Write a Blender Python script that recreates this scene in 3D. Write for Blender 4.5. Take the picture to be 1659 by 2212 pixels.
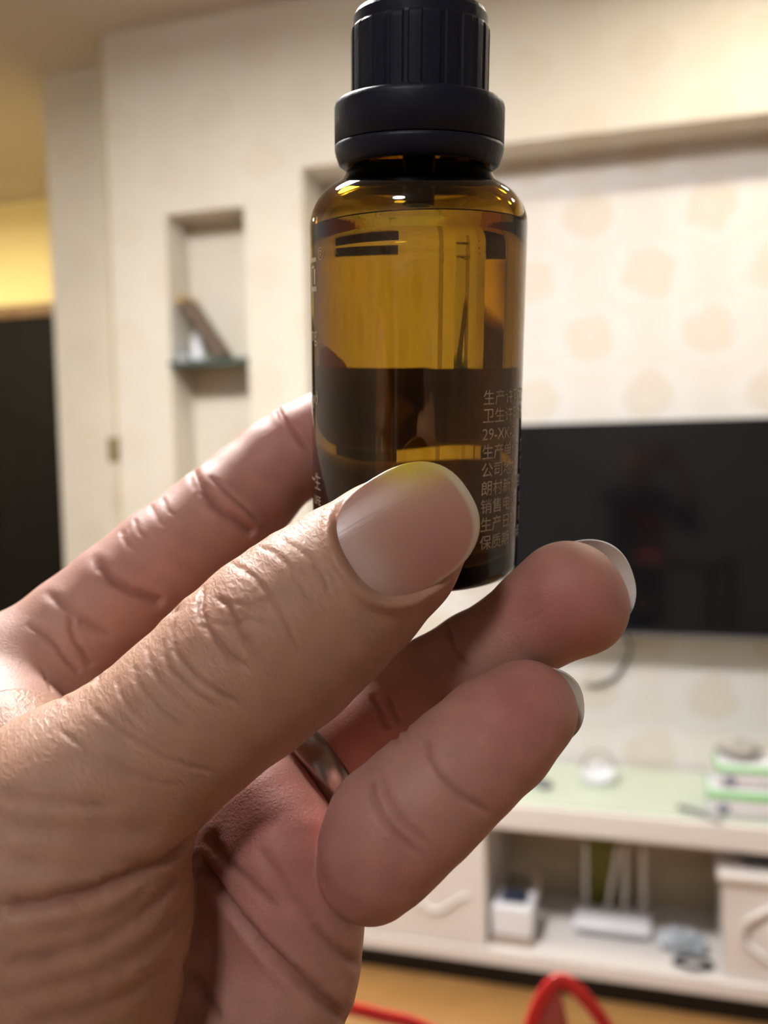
import bpy, bmesh, math, random
import numpy as np
from mathutils import Vector, Matrix

random.seed(4)
rng = np.random.default_rng(4)
for o in list(bpy.data.objects):
    bpy.data.objects.remove(o)
SC = bpy.context.scene
COL = SC.collection

# ------------------------------------------------------------------ camera
FPX, CXP, CYP = 2000.0, 829.5, 1106.0          # focal length and centre in photo pixels
PITCH, ROLL, YAW = math.radians(3.7), 0.022, math.radians(17.0)
D0 = 2.80                                       # camera to the TV wall, metres
fwd = Vector((0, math.cos(PITCH), -math.sin(PITCH)))
vup = Vector((0, math.sin(PITCH), math.cos(PITCH)))
hx = Vector((1, 0, 0))
rgt = hx * math.cos(ROLL) - vup * math.sin(ROLL)
upv = hx * math.sin(ROLL) + vup * math.cos(ROLL)
WE = Vector((math.cos(YAW), -math.sin(YAW), 0))  # along the TV wall, to the right
WN = Vector((math.sin(YAW), math.cos(YAW), 0))   # into the TV wall


def ray(px, py):
    return fwd + rgt * ((px - CXP) / FPX) - upv * ((py - CYP) / FPX)


_r = ray(1000, 2114)
CAMH = -(_r * ((D0 - 0.19) / _r.dot(WN))).z     # the cabinet foot stands on the floor
CAM = Vector((0, 0, CAMH))
cam_d = bpy.data.cameras.new('camera')
cam = bpy.data.objects.new('camera', cam_d)
COL.objects.link(cam)
cam.matrix_world = Matrix((
    (rgt.x, upv.x, -fwd.x, CAM.x), (rgt.y, upv.y, -fwd.y, CAM.y),
    (rgt.z, upv.z, -fwd.z, CAM.z), (0, 0, 0, 1)))
cam_d.sensor_fit = 'VERTICAL'
cam_d.sensor_height = 36.0
cam_d.lens = FPX / 2212.0 * 36.0
cam_d.clip_start = 0.01
cam_d.clip_end = 50
cam_d.dof.use_dof = True
cam_d.dof.focus_distance = 0.122
cam_d.dof.aperture_fstop = cam_d.lens / 1.75
SC.camera = cam

# ------------------------------------------------------------------ world, exposure
world = bpy.data.worlds.new('world')
SC.world = world
world.use_nodes = True
world.node_tree.nodes['Background'].inputs[0].default_value = (1, 0.93, 0.84, 1)
world.node_tree.nodes['Background'].inputs[1].default_value = 0.05
vs = SC.view_settings
vs.view_transform = 'Standard'
vs.look = 'None'
vs.gamma = 1
vs.use_curve_mapping = False
vs.exposure = 0.0
LAMP_MAIN, FILL_REAR, LAMP_WALL, LAMP_HALL = 110.0, 25.0, 5.5, 80.0
SC.cycles.caustics_refractive = False
SC.cycles.caustics_reflective = False
SC.cycles.adaptive_threshold = 0.02
SC.cycles.max_bounces = 10
SC.cycles.diffuse_bounces = 2
SC.cycles.glossy_bounces = 4
SC.cycles.transmission_bounces = 10


# ------------------------------------------------------------------ helpers
def plane_pt(px, py, d):
    """pixel -> (s, z) on the plane parallel to the TV wall at distance d"""
    r = ray(px, py)
    p = CAM + r * (d / r.dot(WN))
    return (p - CAM).dot(WE), p.z


def height_pt(px, py, z):
    """pixel -> (s, d) on the horizontal plane at height z"""
    r = ray(px, py)
    p = CAM + r * ((z - CAM.z) / r.z)
    return (p - CAM).dot(WE), (p - CAM).dot(WN)


def W(s, d, z):
    return Vector((CAM.x, CAM.y, 0)) + WE * s + WN * d + Vector((0, 0, z))


RW = Matrix.Rotation(-YAW, 4, 'Z')               # wall frame -> world rotation


def frame_at(s, d, z, rot=0.0):
    """local x along the wall, local y into the wall, local z up"""
    return Matrix.Translation(W(s, d, z)) @ RW @ Matrix.Rotation(rot, 4, 'Z')


def C2W(p):
    """camera coordinates in millimetres (x right, y up, z depth) -> world"""
    return CAM + rgt * (p[0] / 1000) + upv * (p[1] / 1000) + fwd * (p[2] / 1000)


def pix(px, py, z):
    return np.array([(px - CXP) / FPX * z, -(py - CYP) / FPX * z, z])


def tag(o, label=None, cat=None, group=None, kind=None):
    if label: o['label'] = label
    if cat: o['category'] = cat
    if group: o['group'] = group
    if kind: o['kind'] = kind
    return o


def link(o, parent=None):
    COL.objects.link(o)
    if parent is not None:
        o.parent = parent
    return o


def empty(name, mat=None):
    o = bpy.data.objects.new(name, None)
    o.empty_display_size = 0.05
    COL.objects.link(o)
    if mat is not None:
        o.matrix_world = mat
    return o


def obj(name, bm, mat, parent=None, smooth=False, M=None):
    me = bpy.data.meshes.new(name)
    bmesh.ops.recalc_face_normals(bm, faces=bm.faces)
    bm.to_mesh(me)
    bm.free()
    me.materials.append(mat)
    if smooth:
        for p in me.polygons:
            p.use_smooth = True
    o = bpy.data.objects.new(name, me)
    COL.objects.link(o)
    if parent is not None:
        o.parent = parent
    if M is not None:
        o.matrix_basis = M
    return o


def add_box(bm, x0, x1, y0, y1, z0, z1, bev=0.0, seg=2):
    vs_ = [bm.verts.new((x, y, z)) for x in (x0, x1) for y in (y0, y1) for z in (z0, z1)]
    f = [(0, 1, 3, 2), (4, 6, 7, 5), (0, 4, 5, 1), (2, 3, 7, 6), (0, 2, 6, 4), (1, 5, 7, 3)]
    fs = [bm.faces.new([vs_[i] for i in q]) for q in f]
    if bev > 0:
        es = list({e for q in fs for e in q.edges})
        bmesh.ops.bevel(bm, geom=es, offset=bev, segments=seg, affect='EDGES', profile=0.5)
    return bm


def box(x0, x1, y0, y1, z0, z1, bev=0.0, seg=2):
    return add_box(bmesh.new(), x0, x1, y0, y1, z0, z1, bev, seg)


def add_lathe(bm, prof, n=64, closed=False, cap0=False, cap1=False, xf=None):
    rings = []
    for (r, z) in prof:
        if r < 1e-7:
            rings.append([bm.verts.new((0, 0, z))])
        else:
            rings.append([bm.verts.new((r * math.cos(2 * math.pi * k / n), r * math.sin(2 * math.pi * k / n), z)) for k in range(n)])
    m = len(rings)
    for i in range(m if closed else m - 1):
        a, b = rings[i], rings[(i + 1) % m]
        for k in range(n):
            k2 = (k + 1) % n
            if len(a) == 1 and len(b) == 1:
                continue
            if len(a) == 1:
                bm.faces.new((a[0], b[k], b[k2]))
            elif len(b) == 1:
                bm.faces.new((a[k], b[0], a[k2]))
            else:
                bm.faces.new((a[k], b[k], b[k2], a[k2]))
    if cap0 and len(rings[0]) > 1: bm.faces.new(rings[0])
    if cap1 and len(rings[-1]) > 1: bm.faces.new(rings[-1])
    return bm


def lathe(prof, n=64, **k):
    return add_lathe(bmesh.new(), prof, n, **k)


def catmull(pts, sub=8):
    P = [np.array(p, float) for p in pts]
    P = [2 * P[0] - P[1]] + P + [2 * P[-1] - P[-2]]
    out = []
    for i in range(1, len(P) - 2):
        for t in np.linspace(0, 1, sub, endpoint=False):
            a, b, c, d = P[i - 1], P[i], P[i + 1], P[i + 2]
            out.append(0.5 * ((2 * b) + (-a + c) * t + (2 * a - 5 * b + 4 * c - d) * t * t + (-a + 3 * b - 3 * c + d) * t ** 3))
    out.append(P[-2])
    return out


def add_tube(bm, pts, rx, ry=None, n=10, caps=True, ref=(0, 0, 1)):
    ry = rx if ry is None else ry
    P = [Vector(p) for p in pts]
    rings = []
    for i, p in enumerate(P):
        t = (P[min(i + 1, len(P) - 1)] - P[max(i - 1, 0)]).normalized()
        a = t.cross(Vector(ref))
        if a.length < 1e-4: a = t.cross(Vector((1, 0, 0)))
        a.normalize()
        b = t.cross(a).normalized()
        rings.append([bm.verts.new(p + a * rx * math.cos(2 * math.pi * k / n) + b * ry * math.sin(2 * math.pi * k / n)) for k in range(n)])
    for a, b in zip(rings[:-1], rings[1:]):
        for k in range(n):
            bm.faces.new((a[k], b[k], b[(k + 1) % n], a[(k + 1) % n]))
    if caps:
        bm.faces.new(rings[0]); bm.faces.new(rings[-1])
    return bm


def add_prism(bm, pts2, y0, y1):
    """polygon in local x,z extruded along local y"""
    a = [bm.verts.new((x, y0, z)) for x, z in pts2]
    b = [bm.verts.new((x, y1, z)) for x, z in pts2]
    bm.faces.new(a); bm.faces.new(b[::-1])
    n = len(a)
    for k in range(n):
        bm.faces.new((a[k], b[k], b[(k + 1) % n], a[(k + 1) % n]))
    return bm


# ------------------------------------------------------------------ materials
def mat_new(name):
    m = bpy.data.materials.new(name)
    m.use_nodes = True
    nt = m.node_tree
    return m, nt, nt.nodes['Principled BSDF']


def N(nt, typ, **kw):
    n = nt.nodes.new(typ)
    for k, v in kw.items():
        if k in n.inputs.keys():
            n.inputs[k].default_value = v
        else:
            setattr(n, k, v)
    return n


def simple(name, col, rough=0.5, metal=0.0, var=0.06, scale=30.0, bump=0.0, spec=0.5, trans=0.0, alpha=1.0, ior=1.45, coat=0.0):
    m, nt, b = mat_new(name)
    b.inputs['Roughness'].default_value = rough
    b.inputs['Metallic'].default_value = metal
    b.inputs['Specular IOR Level'].default_value = spec
    b.inputs['Transmission Weight'].default_value = trans
    b.inputs['Alpha'].default_value = alpha
    b.inputs['IOR'].default_value = ior
    b.inputs['Coat Weight'].default_value = coat
    tc = N(nt, 'ShaderNodeTexCoord')
    nz = N(nt, 'ShaderNodeTexNoise', Scale=scale, Detail=3.0)
    nt.links.new(tc.outputs['Object'], nz.inputs['Vector'])
    rp = N(nt, 'ShaderNodeValToRGB')
    rp.color_ramp.elements[0].position = 0.3
    rp.color_ramp.elements[1].position = 0.7
    rp.color_ramp.elements[0].color = [max(0, c * (1 - var)) for c in col] + [1]
    rp.color_ramp.elements[1].color = [min(1, c * (1 + var)) for c in col] + [1]
    nt.links.new(nz.outputs['Fac'], rp.inputs['Fac'])
    nt.links.new(rp.outputs['Color'], b.inputs['Base Color'])
    if bump:
        bp = N(nt, 'ShaderNodeBump', Strength=bump, Distance=0.002)
        nt.links.new(nz.outputs['Fac'], bp.inputs['Height'])
        nt.links.new(bp.outputs['Normal'], b.inputs['Normal'])
    return m


def emissive(name, col, strength):
    m, nt, b = mat_new(name)
    b.inputs['Base Color'].default_value = (0.8, 0.8, 0.8, 1)
    b.inputs['Emission Color'].default_value = (*col, 1)
    b.inputs['Emission Strength'].default_value = strength
    return m


def wallpaper(name, base, motif, light, spacing=0.36, rad=0.085, amount=1.0):
    """cream paper printed with staggered round flower motifs; object x along the wall, z up"""
    m, nt, b = mat_new(name)
    b.inputs['Roughness'].default_value = 0.75
    b.inputs['Specular IOR Level'].default_value = 0.25
    tc = N(nt, 'ShaderNodeTexCoord')
    sx = N(nt, 'ShaderNodeSeparateXYZ')
    wob = N(nt, 'ShaderNodeTexNoise', Scale=13.0, Detail=3.0)
    nt.links.new(tc.outputs['Object'], wob.inputs['Vector'])
    mixv = N(nt, 'ShaderNodeVectorMath', operation='MULTIPLY_ADD')
    mixv.inputs[1].default_value = (0.10, 0.10, 0.10)
    nt.links.new(wob.outputs['Color'], mixv.inputs[0])
    nt.links.new(tc.outputs['Object'], mixv.inputs[2])
    nt.links.new(mixv.outputs[0], sx.inputs[0])

    def M_(op, a, b_=None, c=None):
        n = N(nt, 'ShaderNodeMath', operation=op)
        for i, v in enumerate((a, b_, c)):
            if v is None: continue
            if isinstance(v, (int, float)): n.inputs[i].default_value = v
            else: nt.links.new(v, n.inputs[i])
        return n.outputs[0]
    sy = spacing * 0.52
    row = M_('FLOOR', M_('DIVIDE', sx.outputs['Z'], sy))
    odd = M_('MODULO', M_('ABSOLUTE', row), 2.0)
    u = M_('DIVIDE', sx.outputs['X'], spacing)
    u = M_('ADD', u, M_('MULTIPLY', odd, 0.5))
    du = M_('MULTIPLY', M_('SUBTRACT', M_('FRACT', u), 0.5), spacing)
    dv = M_('MULTIPLY', M_('SUBTRACT', M_('FRACT', M_('DIVIDE', sx.outputs['Z'], sy)), 0.5), sy)
    d = M_('SQRT', M_('ADD', M_('MULTIPLY', du, du), M_('MULTIPLY', dv, dv)))
    rp = N(nt, 'ShaderNodeValToRGB')
    cr = rp.color_ramp
    cr.elements[0].position = 0.0
    cr.elements[0].color = (*[light[i] * .35 + motif[i] * .65 for i in range(3)], 1)
    cr.elements[1].position = 1.0
    cr.elements[1].color = (*base, 1)
    for pos, c in ((0.16, motif), (0.40, motif), (0.55, light), (0.72, light)):
        e = cr.elements.new(pos)
        e.color = (*c, 1)
    nt.links.new(M_('DIVIDE', d, rad * 1.75), rp.inputs['Fac'])
    nz = N(nt, 'ShaderNodeTexNoise', Scale=5.0, Detail=4.0, Roughness=0.6)
    nt.links.new(tc.outputs['Object'], nz.inputs['Vector'])
    mx = N(nt, 'ShaderNodeMixRGB', blend_type='MIX')
    r2 = N(nt, 'ShaderNodeValToRGB')
    r2.color_ramp.elements[0].position = 0.35
    r2.color_ramp.elements[0].color = (*[c * .93 for c in base], 1)
    r2.color_ramp.elements[1].position = 0.65
    r2.color_ramp.elements[1].color = (*base, 1)
    nt.links.new(nz.outputs['Fac'], r2.inputs['Fac'])
    mx.inputs[0].default_value = amount
    nt.links.new(r2.outputs['Color'], mx.inputs[1])
    nt.links.new(rp.outputs['Color'], mx.inputs[2])
    nt.links.new(mx.outputs[0], b.inputs['Base Color'])
    return m


M_WALL = wallpaper('cream_wallpaper', (0.74, 0.69, 0.59), (0.70, 0.625, 0.50), (0.76, 0.72, 0.64), 0.34, 0.08, 0.35)
M_PAPER = wallpaper('flower_wallpaper', (0.76, 0.725, 0.695), (0.72, 0.66, 0.58), (0.785, 0.76, 0.75), 0.36, 0.088, 0.85)
M_CEIL = simple('ceiling_paint', (0.58, 0.53, 0.49), 0.9, var=0.02, scale=3)
M_PLAIN = simple('plain_wall_paint', (0.48, 0.46, 0.44), 0.85, var=0.03, scale=4)
M_HALL = simple('hallway_yellow_paint', (0.80, 0.66, 0.34), 0.85, var=0.03, scale=4)
M_WHITE = simple('white_lacquer', (0.78, 0.74, 0.72), 0.35, var=0.02, scale=6)
M_WHITE2 = simple('white_plastic', (0.82, 0.83, 0.88), 0.4, var=0.02, scale=20)
M_BLACK = simple('black_plastic', (0.012, 0.013, 0.016), 0.35, var=0.1, scale=40)
M_GREY = simple('grey_plastic', (0.25, 0.26, 0.27), 0.45, var=0.08, scale=40)
M_DOOR = simple('dark_door_wood', (0.005, 0.005, 0.006), 0.6, var=0.2, scale=14, spec=0.12)
M_DFRAME = simple('dark_frame_wood', (0.16, 0.09, 0.045), 0.5, var=0.2, scale=14)
M_GLASSG = simple('green_edge_glass', (0.16, 0.25, 0.21), 0.06, var=0.05, trans=0.55, ior=1.5)
M_BRASS = simple('aged_brass', (0.30, 0.24, 0.11), 0.45, metal=0.6, var=0.1)
M_BROWN = simple('brown_wood', (0.15, 0.10, 0.07), 0.55, var=0.25, scale=60)
M_GREEN = simple('green_print', (0.22, 0.58, 0.20), 0.5, var=0.05)
M_TAN = simple('tan_card', (0.42, 0.33, 0.27), 0.6, var=0.06)
M_BACK = simple('brown_back_panel', (0.50, 0.41, 0.28), 0.7, var=0.08, scale=8)
M_OLIVE = simple('olive_leaf', (0.24, 0.22, 0.04), 0.6, var=0.2)
M_CABLE = simple('dark_cable_rubber', (0.05, 0.05, 0.05), 0.5)


def floor_mat():
    m, nt, b = mat_new('tan_floor_board')
    b.inputs['Roughness'].default_value = 0.32
    tc = N(nt, 'ShaderNodeTexCoord')
    mp = N(nt, 'ShaderNodeMapping')
    mp.inputs['Scale'].default_value = (2.0, 16.0, 2.0)
    nt.links.new(tc.outputs['Object'], mp.inputs['Vector'])
    nz = N(nt, 'ShaderNodeTexNoise', Scale=3.0, Detail=6.0, Distortion=1.2)
    nt.links.new(mp.outputs[0], nz.inputs['Vector'])
    rp = N(nt, 'ShaderNodeValToRGB')
    rp.color_ramp.elements[0].position = 0.3
    rp.color_ramp.elements[0].color = (0.30, 0.15, 0.05, 1)
    rp.color_ramp.elements[1].position = 0.7
    rp.color_ramp.elements[1].color = (0.42, 0.23, 0.08, 1)
    nt.links.new(nz.outputs['Fac'], rp.inputs['Fac'])
    nt.links.new(rp.outputs['Color'], b.inputs['Base Color'])
    return m


M_FLOOR = floor_mat()

# ================================================================== ROOM
CEIL = plane_pt(390, 43, D0)[1]
S_J0 = plane_pt(237, 500, D0)[0]                 # left end of the feature wall
_, D_SIDE = height_pt(175, 152, CEIL)            # wall stretch set back to its left
D_SIDE = max(D_SIDE, D0 + 0.12)
S_JAMB = plane_pt(108, 500, D_SIDE)[0]           # edge of the passage
D1 = D0 + 0.19                                   # back of the TV recess
_, D_HALL = height_pt(55, 422, CEIL)             # far wall of the passage
D_HALL = min(max(D_HALL, 4.4), 6.0)
S_R, S_L, D_B = 2.7, -2.9, -2.4


def patch(name, faces, mat, label=None):
    bm = bmesh.new()
    for q in faces:
        bm.faces.new([bm.verts.new(p) for p in q])
    bmesh.ops.remove_doubles(bm, verts=bm.verts, dist=1e-5)
    me = bpy.data.meshes.new(name)
    bm.to_mesh(me); bm.free()
    me.materials.append(mat)
    o = bpy.data.objects.new(name, me)
    COL.objects.link(o)
    o.matrix_world = frame_at(0, 0, 0)
    o['kind'] = 'structure'
    if label: o['label'] = label
    return o


def slab(name, s0, s1, d0, d1, z0, z1, mat, label=None):
    o = obj(name, box(s0, s1, d0, d1, z0, z1), mat)
    o.matrix_world = frame_at(0, 0, 0)
    o['kind'] = 'structure'
    if label: o['label'] = label
    return o


# openings in the feature wall
RS0, RZ1 = plane_pt(652, 362, D0)                # recess left edge / top
NS0, NZ1a = plane_pt(358, 463, D0)
NS1, NZ1b = plane_pt(527, 447, D0)
NZ1 = 0.5 * (NZ1a + NZ1b)
holes = [(RS0, S_R - 0.25, 0.0, RZ1, D1), (NS0, NS1, plane_pt(440, 1190, D0)[1], NZ1, D0 + 0.15)]


def feature_wall():
    xs = sorted({S_J0, S_R} | {h[0] for h in holes} | {h[1] for h in holes})
    zs = sorted({0.0, CEIL} | {h[2] for h in holes} | {h[3] for h in holes})
    F = []
    for a, b in zip(xs[:-1], xs[1:]):
        for c, d in zip(zs[:-1], zs[1:]):
            m = ((a + b) / 2, (c + d) / 2)
            if any(h[0] < m[0] < h[1] and h[2] < m[1] < h[3] for h in holes):
                continue
            F.append([(a, D0, c), (b, D0, c), (b, D0, d), (a, D0, d)])
    for (a, b, c, d, dd) in holes:
        F.append([(a, D0, c), (a, D0, d), (a, dd, d), (a, dd, c)])
        F.append([(b, D0, c), (b, dd, c), (b, dd, d), (b, D0, d)])
        F.append([(a, D0, d), (b, D0, d), (b, dd, d), (a, dd, d)])
        if c > 0.01:
            F.append([(a, D0, c), (a, dd, c), (b, dd, c), (b, D0, c)])
            F.append([(a, dd, c), (a, dd, d), (b, dd, d), (b, dd, c)])
    F.append([(S_J0, D0, 0), (S_J0, D0, CEIL), (S_J0, D_SIDE, CEIL), (S_J0, D_SIDE, 0)])
    return patch('wall_back', F, M_WALL, 'cream patterned feature wall with a tall niche and a wide recess')


feature_wall()
h = holes[0]
patch('wall_recess', [[(h[0], D1, 0), (h[1], D1, 0), (h[1], D1, h[3]), (h[0], D1, h[3])]], M_PAPER,
      'pale flower wallpaper at the back of the recess behind the television')
slab('wall_side', S_JAMB, S_J0, D_SIDE, D_SIDE + 0.16, 0, CEIL, M_WALL, 'narrow cream wall set back beside the dark passage')
slab('ceiling', S_L - 2.2, S_R, D_B, D_HALL + 0.1, CEIL, CEIL + 0.08, M_CEIL, 'plain beige ceiling')
slab('floor', S_L - 2.2, S_R, D_B, D_HALL + 0.1, -0.06, 0.0, M_FLOOR, 'tan wood-look floor')
slab('wall_right', S_R, S_R + 0.1, D_B, D1 + 0.1, 0, CEIL, M_PLAIN)
slab('wall_left', S_L - 0.1, S_L, D_B, D_SIDE - 0.5, 0, CEIL, M_PLAIN)
slab('wall_rear', S_L, S_R, D_B - 0.1, D_B, 0, CEIL, M_PLAIN)
# passage to the left of the TV wall
slab('wall_passage', S_L - 2.2, S_JAMB + 0.5, D_HALL, D_HALL + 0.1, 0, CEIL, M_HALL, 'yellow lit wall at the far end of the passage')
slab('wall_passage_side', S_JAMB, S_JAMB + 0.1, D_SIDE + 0.16, D_HALL, 0, CEIL, M_HALL)
slab('wall_passage_left', S_L - 2.2, S_L - 2.1, D_SIDE - 0.6, D_HALL, 0, CEIL, M_HALL)
slab('wall_passage_near', S_L - 2.2, S_L, D_SIDE - 0.6, D_SIDE - 0.5, 0, CEIL, M_PLAIN)
# dark door at the end of the passage
ds1, dz1 = plane_pt(150, 655, D_HALL)
door = empty('door_1', frame_at(ds1, D_HALL, 0))
door['kind'] = 'structure'; door['label'] = 'dark door with a brown frame at the end of the passage'
obj('door_panel', box(-1.9, 0.35, -0.05, -0.005, 0.0, dz1 - 0.07), M_DOOR, door)
obj('door_frame', box(-1.95, 0.40, -0.075, -0.005, dz1 - 0.068, dz1, 0.006), M_DFRAME, door)

# ------------------------------------------------------------------ ceiling lamps, the rear one an added fill
def ceiling_lamp(s, d, rad, radiance, col, label, name='ceiling_lamp'):
    t = empty(name, frame_at(s, d, CEIL))
    tag(t, label, 'lamp')
    obj('lamp_base', lathe([(0, 0), (rad * 1.08, 0), (rad * 1.08, -0.025), (0, -0.025)], 48), M_WHITE, t, True)
    e = emissive(name + '_diffuser', col, min(radiance, 30.0))
    e.cycles.emission_sampling = 'NONE'
    obj('diffuser', lathe([(rad, -0.026), (rad, -0.05), (rad * .93, -0.072), (rad * .7, -0.085), (0, -0.09)], 48), e, t, True)
    ld = bpy.data.lights.new(name + '_light', 'AREA')
    ld.shape = 'DISK'
    ld.size = rad * 1.9
    ld.energy = radiance * math.pi * math.pi * rad * rad
    ld.color = col
    lo = bpy.data.objects.new('light', ld)
    link(lo, t)
    lo.location = (0, 0, -0.095)
    return t


ceiling_lamp(-0.95, 1.05, 0.27, LAMP_MAIN, (1.0, 0.97, 0.93), 'large round white ceiling lamp in front of the television')
ceiling_lamp(-0.2, -1.4, 0.20, FILL_REAR, (0.97, 0.98, 1.0), 'unseen fill lamp added on the ceiling at the rear of the room')  # added to brighten the side of the hand facing the camera
for s_dl, w_dl in ((0.35, 'left'), (1.15, 'right')):
    ceiling_lamp(s_dl, D0 - 0.62, 0.07, LAMP_WALL * 40, (1.0, 0.90, 0.72), 'small round %s downlight above the television recess' % w_dl, 'downlight')['group'] = 'downlights above the television'
ceiling_lamp(S_JAMB - 1.4, D_HALL - 1.35, 0.12, LAMP_HALL * 6, (1.0, 0.88, 0.58), 'warm round lamp on the passage ceiling', 'passage_lamp')

# ================================================================== NICHE
NB = D0 + 0.15
sh_z = plane_pt(445, 783, D0)[1]
shelf = obj('glass_shelf', box(NS0 + 0.002, NS1 - 0.002, D0 - 0.02, NB - 0.002, sh_z - 0.009, sh_z + 0.009, 0.002), M_GLASSG)
shelf.matrix_world = frame_at(0, 0, 0)
tag(shelf, 'dark green glass shelf fitted across the tall wall niche', 'shelf')
sz = sh_z + 0.0095
# leaning brown wooden frame
sa, za = plane_pt(402, 648, D0 + 0.07); sb, zb = plane_pt(492, 772, D0 + 0.07)
lean = math.atan2(za - sz, sb - sa)
L = math.hypot(za - sz, sb - sa)
fr = empty('photo_stand', frame_at(sb, D0 + 0.075, sz) @ Matrix.Rotation(-(math.pi / 2 - lean), 4, 'Y'))
tag(fr, 'brown photo frame leaning diagonally on the glass shelf', 'photo frame')
obj('frame_board', box(-0.013, 0.011, -0.05, 0.05, 0.011, L - 0.012, 0.003), M_BROWN, fr)
obj('top_edge', box(-0.016, 0.014, -0.053, 0.053, L - 0.012, L + 0.004, 0.003), simple('golden_wood', (0.50, 0.33, 0.10), 0.4), fr)
obj('stand_leg', box(-0.022, -0.014, -0.01, 0.01, 0.03, L * .6, 0.002), M_BROWN, fr)
# white cone + grey dome ornament
s_, _ = plane_pt(404, 775, D0 + 0.06)
wv = empty('white_ornament', frame_at(s_ + 0.012, D0 + 0.115, sz))
tag(wv, 'small white cone ornament at the back of the glass shelf', 'ornament')
obj('ornament_body', lathe([(0, 0), (.030, 0), (.032, .008), (.020, .05), (.016, .085), (.010, .105), (0, .108)], 32), M_WHITE2, wv, True)
obj('foot_ring', lathe([(.0325, 0.001), (.036, .001), (.036, .007), (.0325, .007)], 32, closed=True), M_GREY, wv, True)
gd = empty('grey_dome', frame_at(s_ - 0.002, D0 + 0.035, sz))
tag(gd, 'small grey dome-shaped ornament at the front left of the glass shelf', 'ornament')
obj('dome', lathe([(0, 0), (.030, 0), (.031, .012), (.026, .032), (.015, .044), (0, .048)], 32), M_GREY, gd, True)
obj('dome_rim', lathe([(.0315, 0), (.036, 0), (.036, .006), (.0315, .007)], 32, closed=True), M_WHITE, gd, True)

# small brass switch plate on the wall corner
s_, z_ = plane_pt(242, 972, D0)
pl = empty('switch_plate', frame_at(s_ + 0.01, D0, z_))
tag(pl, 'small brownish switch plate on the cream wall corner', 'switch')
obj('plate', box(-0.022, 0.022, -0.009, 0.0, -0.042, 0.042, 0.003), M_BRASS, pl)
obj('rocker', box(-0.010, 0.010, -0.013, -0.0092, -0.02, 0.02, 0.002), simple('olive_rocker', (.24, .20, .10), .5), pl)
# wooden corner strip between the set-back wall and the feature wall
o = slab('trim_2', S_J0 - 0.012, S_J0, D0 + 0.001, D0 + 0.02, 0.0, CEIL - 0.02, simple('tan_corner_strip', (.55, .44, .25), .6))
o['label'] = 'thin tan strip down the corner of the feature wall'

# ================================================================== TELEVISION
tz1 = plane_pt(1400, 909, D1 - 0.11)[1]
tz0 = plane_pt(1500, 1376, D1 - 0.11)[1]
ts0 = plane_pt(1086, 1200, D1 - 0.11)[0]
ts1 = ts0 + 1.24
tv = empty('television', frame_at((ts0 + ts1) / 2, D1 - 0.11, (tz0 + tz1) / 2))
tag(tv, 'large black flat television mounted in the wallpapered recess', 'television')
hw, hh = (ts1 - ts0) / 2, (tz1 - tz0) / 2
M_SCREEN = simple('black_glossy_screen', (0.004, 0.0045, 0.006), 0.09, var=0.05, spec=0.6)
obj('screen', box(-hw + .012, hw - .012, -0.002, 0.012, -hh + .02, hh - .012), M_SCREEN, tv)
bm = bmesh.new()
for (a, b, c, d) in ((-hw, hw, hh - .012, hh), (-hw, hw, -hh, -hh + .02), (-hw, -hw + .012, -hh + .0201, hh - .0121), (hw - .012, hw, -hh + .0201, hh - .0121)):
    add_box(bm, a, b, -0.006, 0.016, c, d, 0.002)
obj('bezel', bm, simple('black_bezel', (0.008, 0.009, 0.012), 0.25), tv)
obj('back_housing', box(-hw + .06, hw - .06, 0.0165, 0.105, -hh + .06, hh - .06, 0.01), M_BLACK, tv)
obj('chrome_strip', box(-hw, hw, -0.0075, -0.0061, -hh, -hh + .007), simple('grey_chrome', (.30, .33, .40), .3, metal=.7), tv)
# hanging cord
pts = []
for (px, py) in ((1352, 1372), (1362, 1400), (1352, 1430), (1338, 1452), (1318, 1470), (1285, 1482), (1262, 1478)):
    s, z = plane_pt(px, py, D1 - 0.012)
    pts.append((s, D1 - 0.012, z))
bm = add_tube(bmesh.new(), catmull(pts, 5), 0.0045)
o = obj('power_cord', bm, M_CABLE, None, True); o.matrix_world = frame_at(0, 0, 0)
tag(o, 'dark cord hanging down the wall below the television', 'cord')

# ================================================================== TV CABINET
DF = D0 - 0.22                                   # cabinet front
ct_top = plane_pt(1200, 1748, DF)[1]
ct_bot = plane_pt(1200, 1803, DF)[1]
bd_top = plane_pt(1200, 2064, DF)[1]
bd_bot = plane_pt(1200, 2096, DF)[1]
s_in0 = plane_pt(1050, 1900, DF)[0]              # right edge of the left door unit
cs0, cs1 = s_in0 - 0.62, s_in0 + 1.5
DBK = D1 - 0.02
cab = empty('tv_cabinet', frame_at(0, 0, 0))
tag(cab, 'long white low television cabinet with open shelf and moulded doors', 'cabinet')
obj('top_board', box(cs0, cs1, DF, DBK, ct_bot, ct_top, 0.006), M_WHITE, cab)
obj('bottom_board', box(cs0, cs1, DF - 0.02, DBK, bd_bot, bd_top, 0.004), M_WHITE, cab)
obj('back_panel', box(s_in0, cs1, DBK - 0.03, DBK - 0.001, bd_top, ct_bot), M_BACK, cab)
obj('plinth', box(cs0 + .03, cs1 - .03, DF + 0.03, DBK, 0.0, bd_bot), simple('black_plinth', (.012, .010, .010), .6), cab)
obj('side_panel', box(s_in0 - 0.02, s_in0, DF + 0.004, DBK - 0.031, bd_top, ct_bot), M_WHITE, cab)
obj('side_panel', box(cs0, cs0 + 0.02, DF + 0.004, DBK - 0.031, bd_top, ct_bot), M_WHITE, cab)
dr = obj('cabinet_door', box(cs0 + .021, s_in0 - .0005, DF - 0.012, DF + 0.0035, bd_top + .003, ct_bot - .002, 0.003), M_WHITE, cab)
mid = (cs0 + s_in0) / 2 + .06
zc = (bd_top + ct_bot) / 2
wav = []
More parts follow.
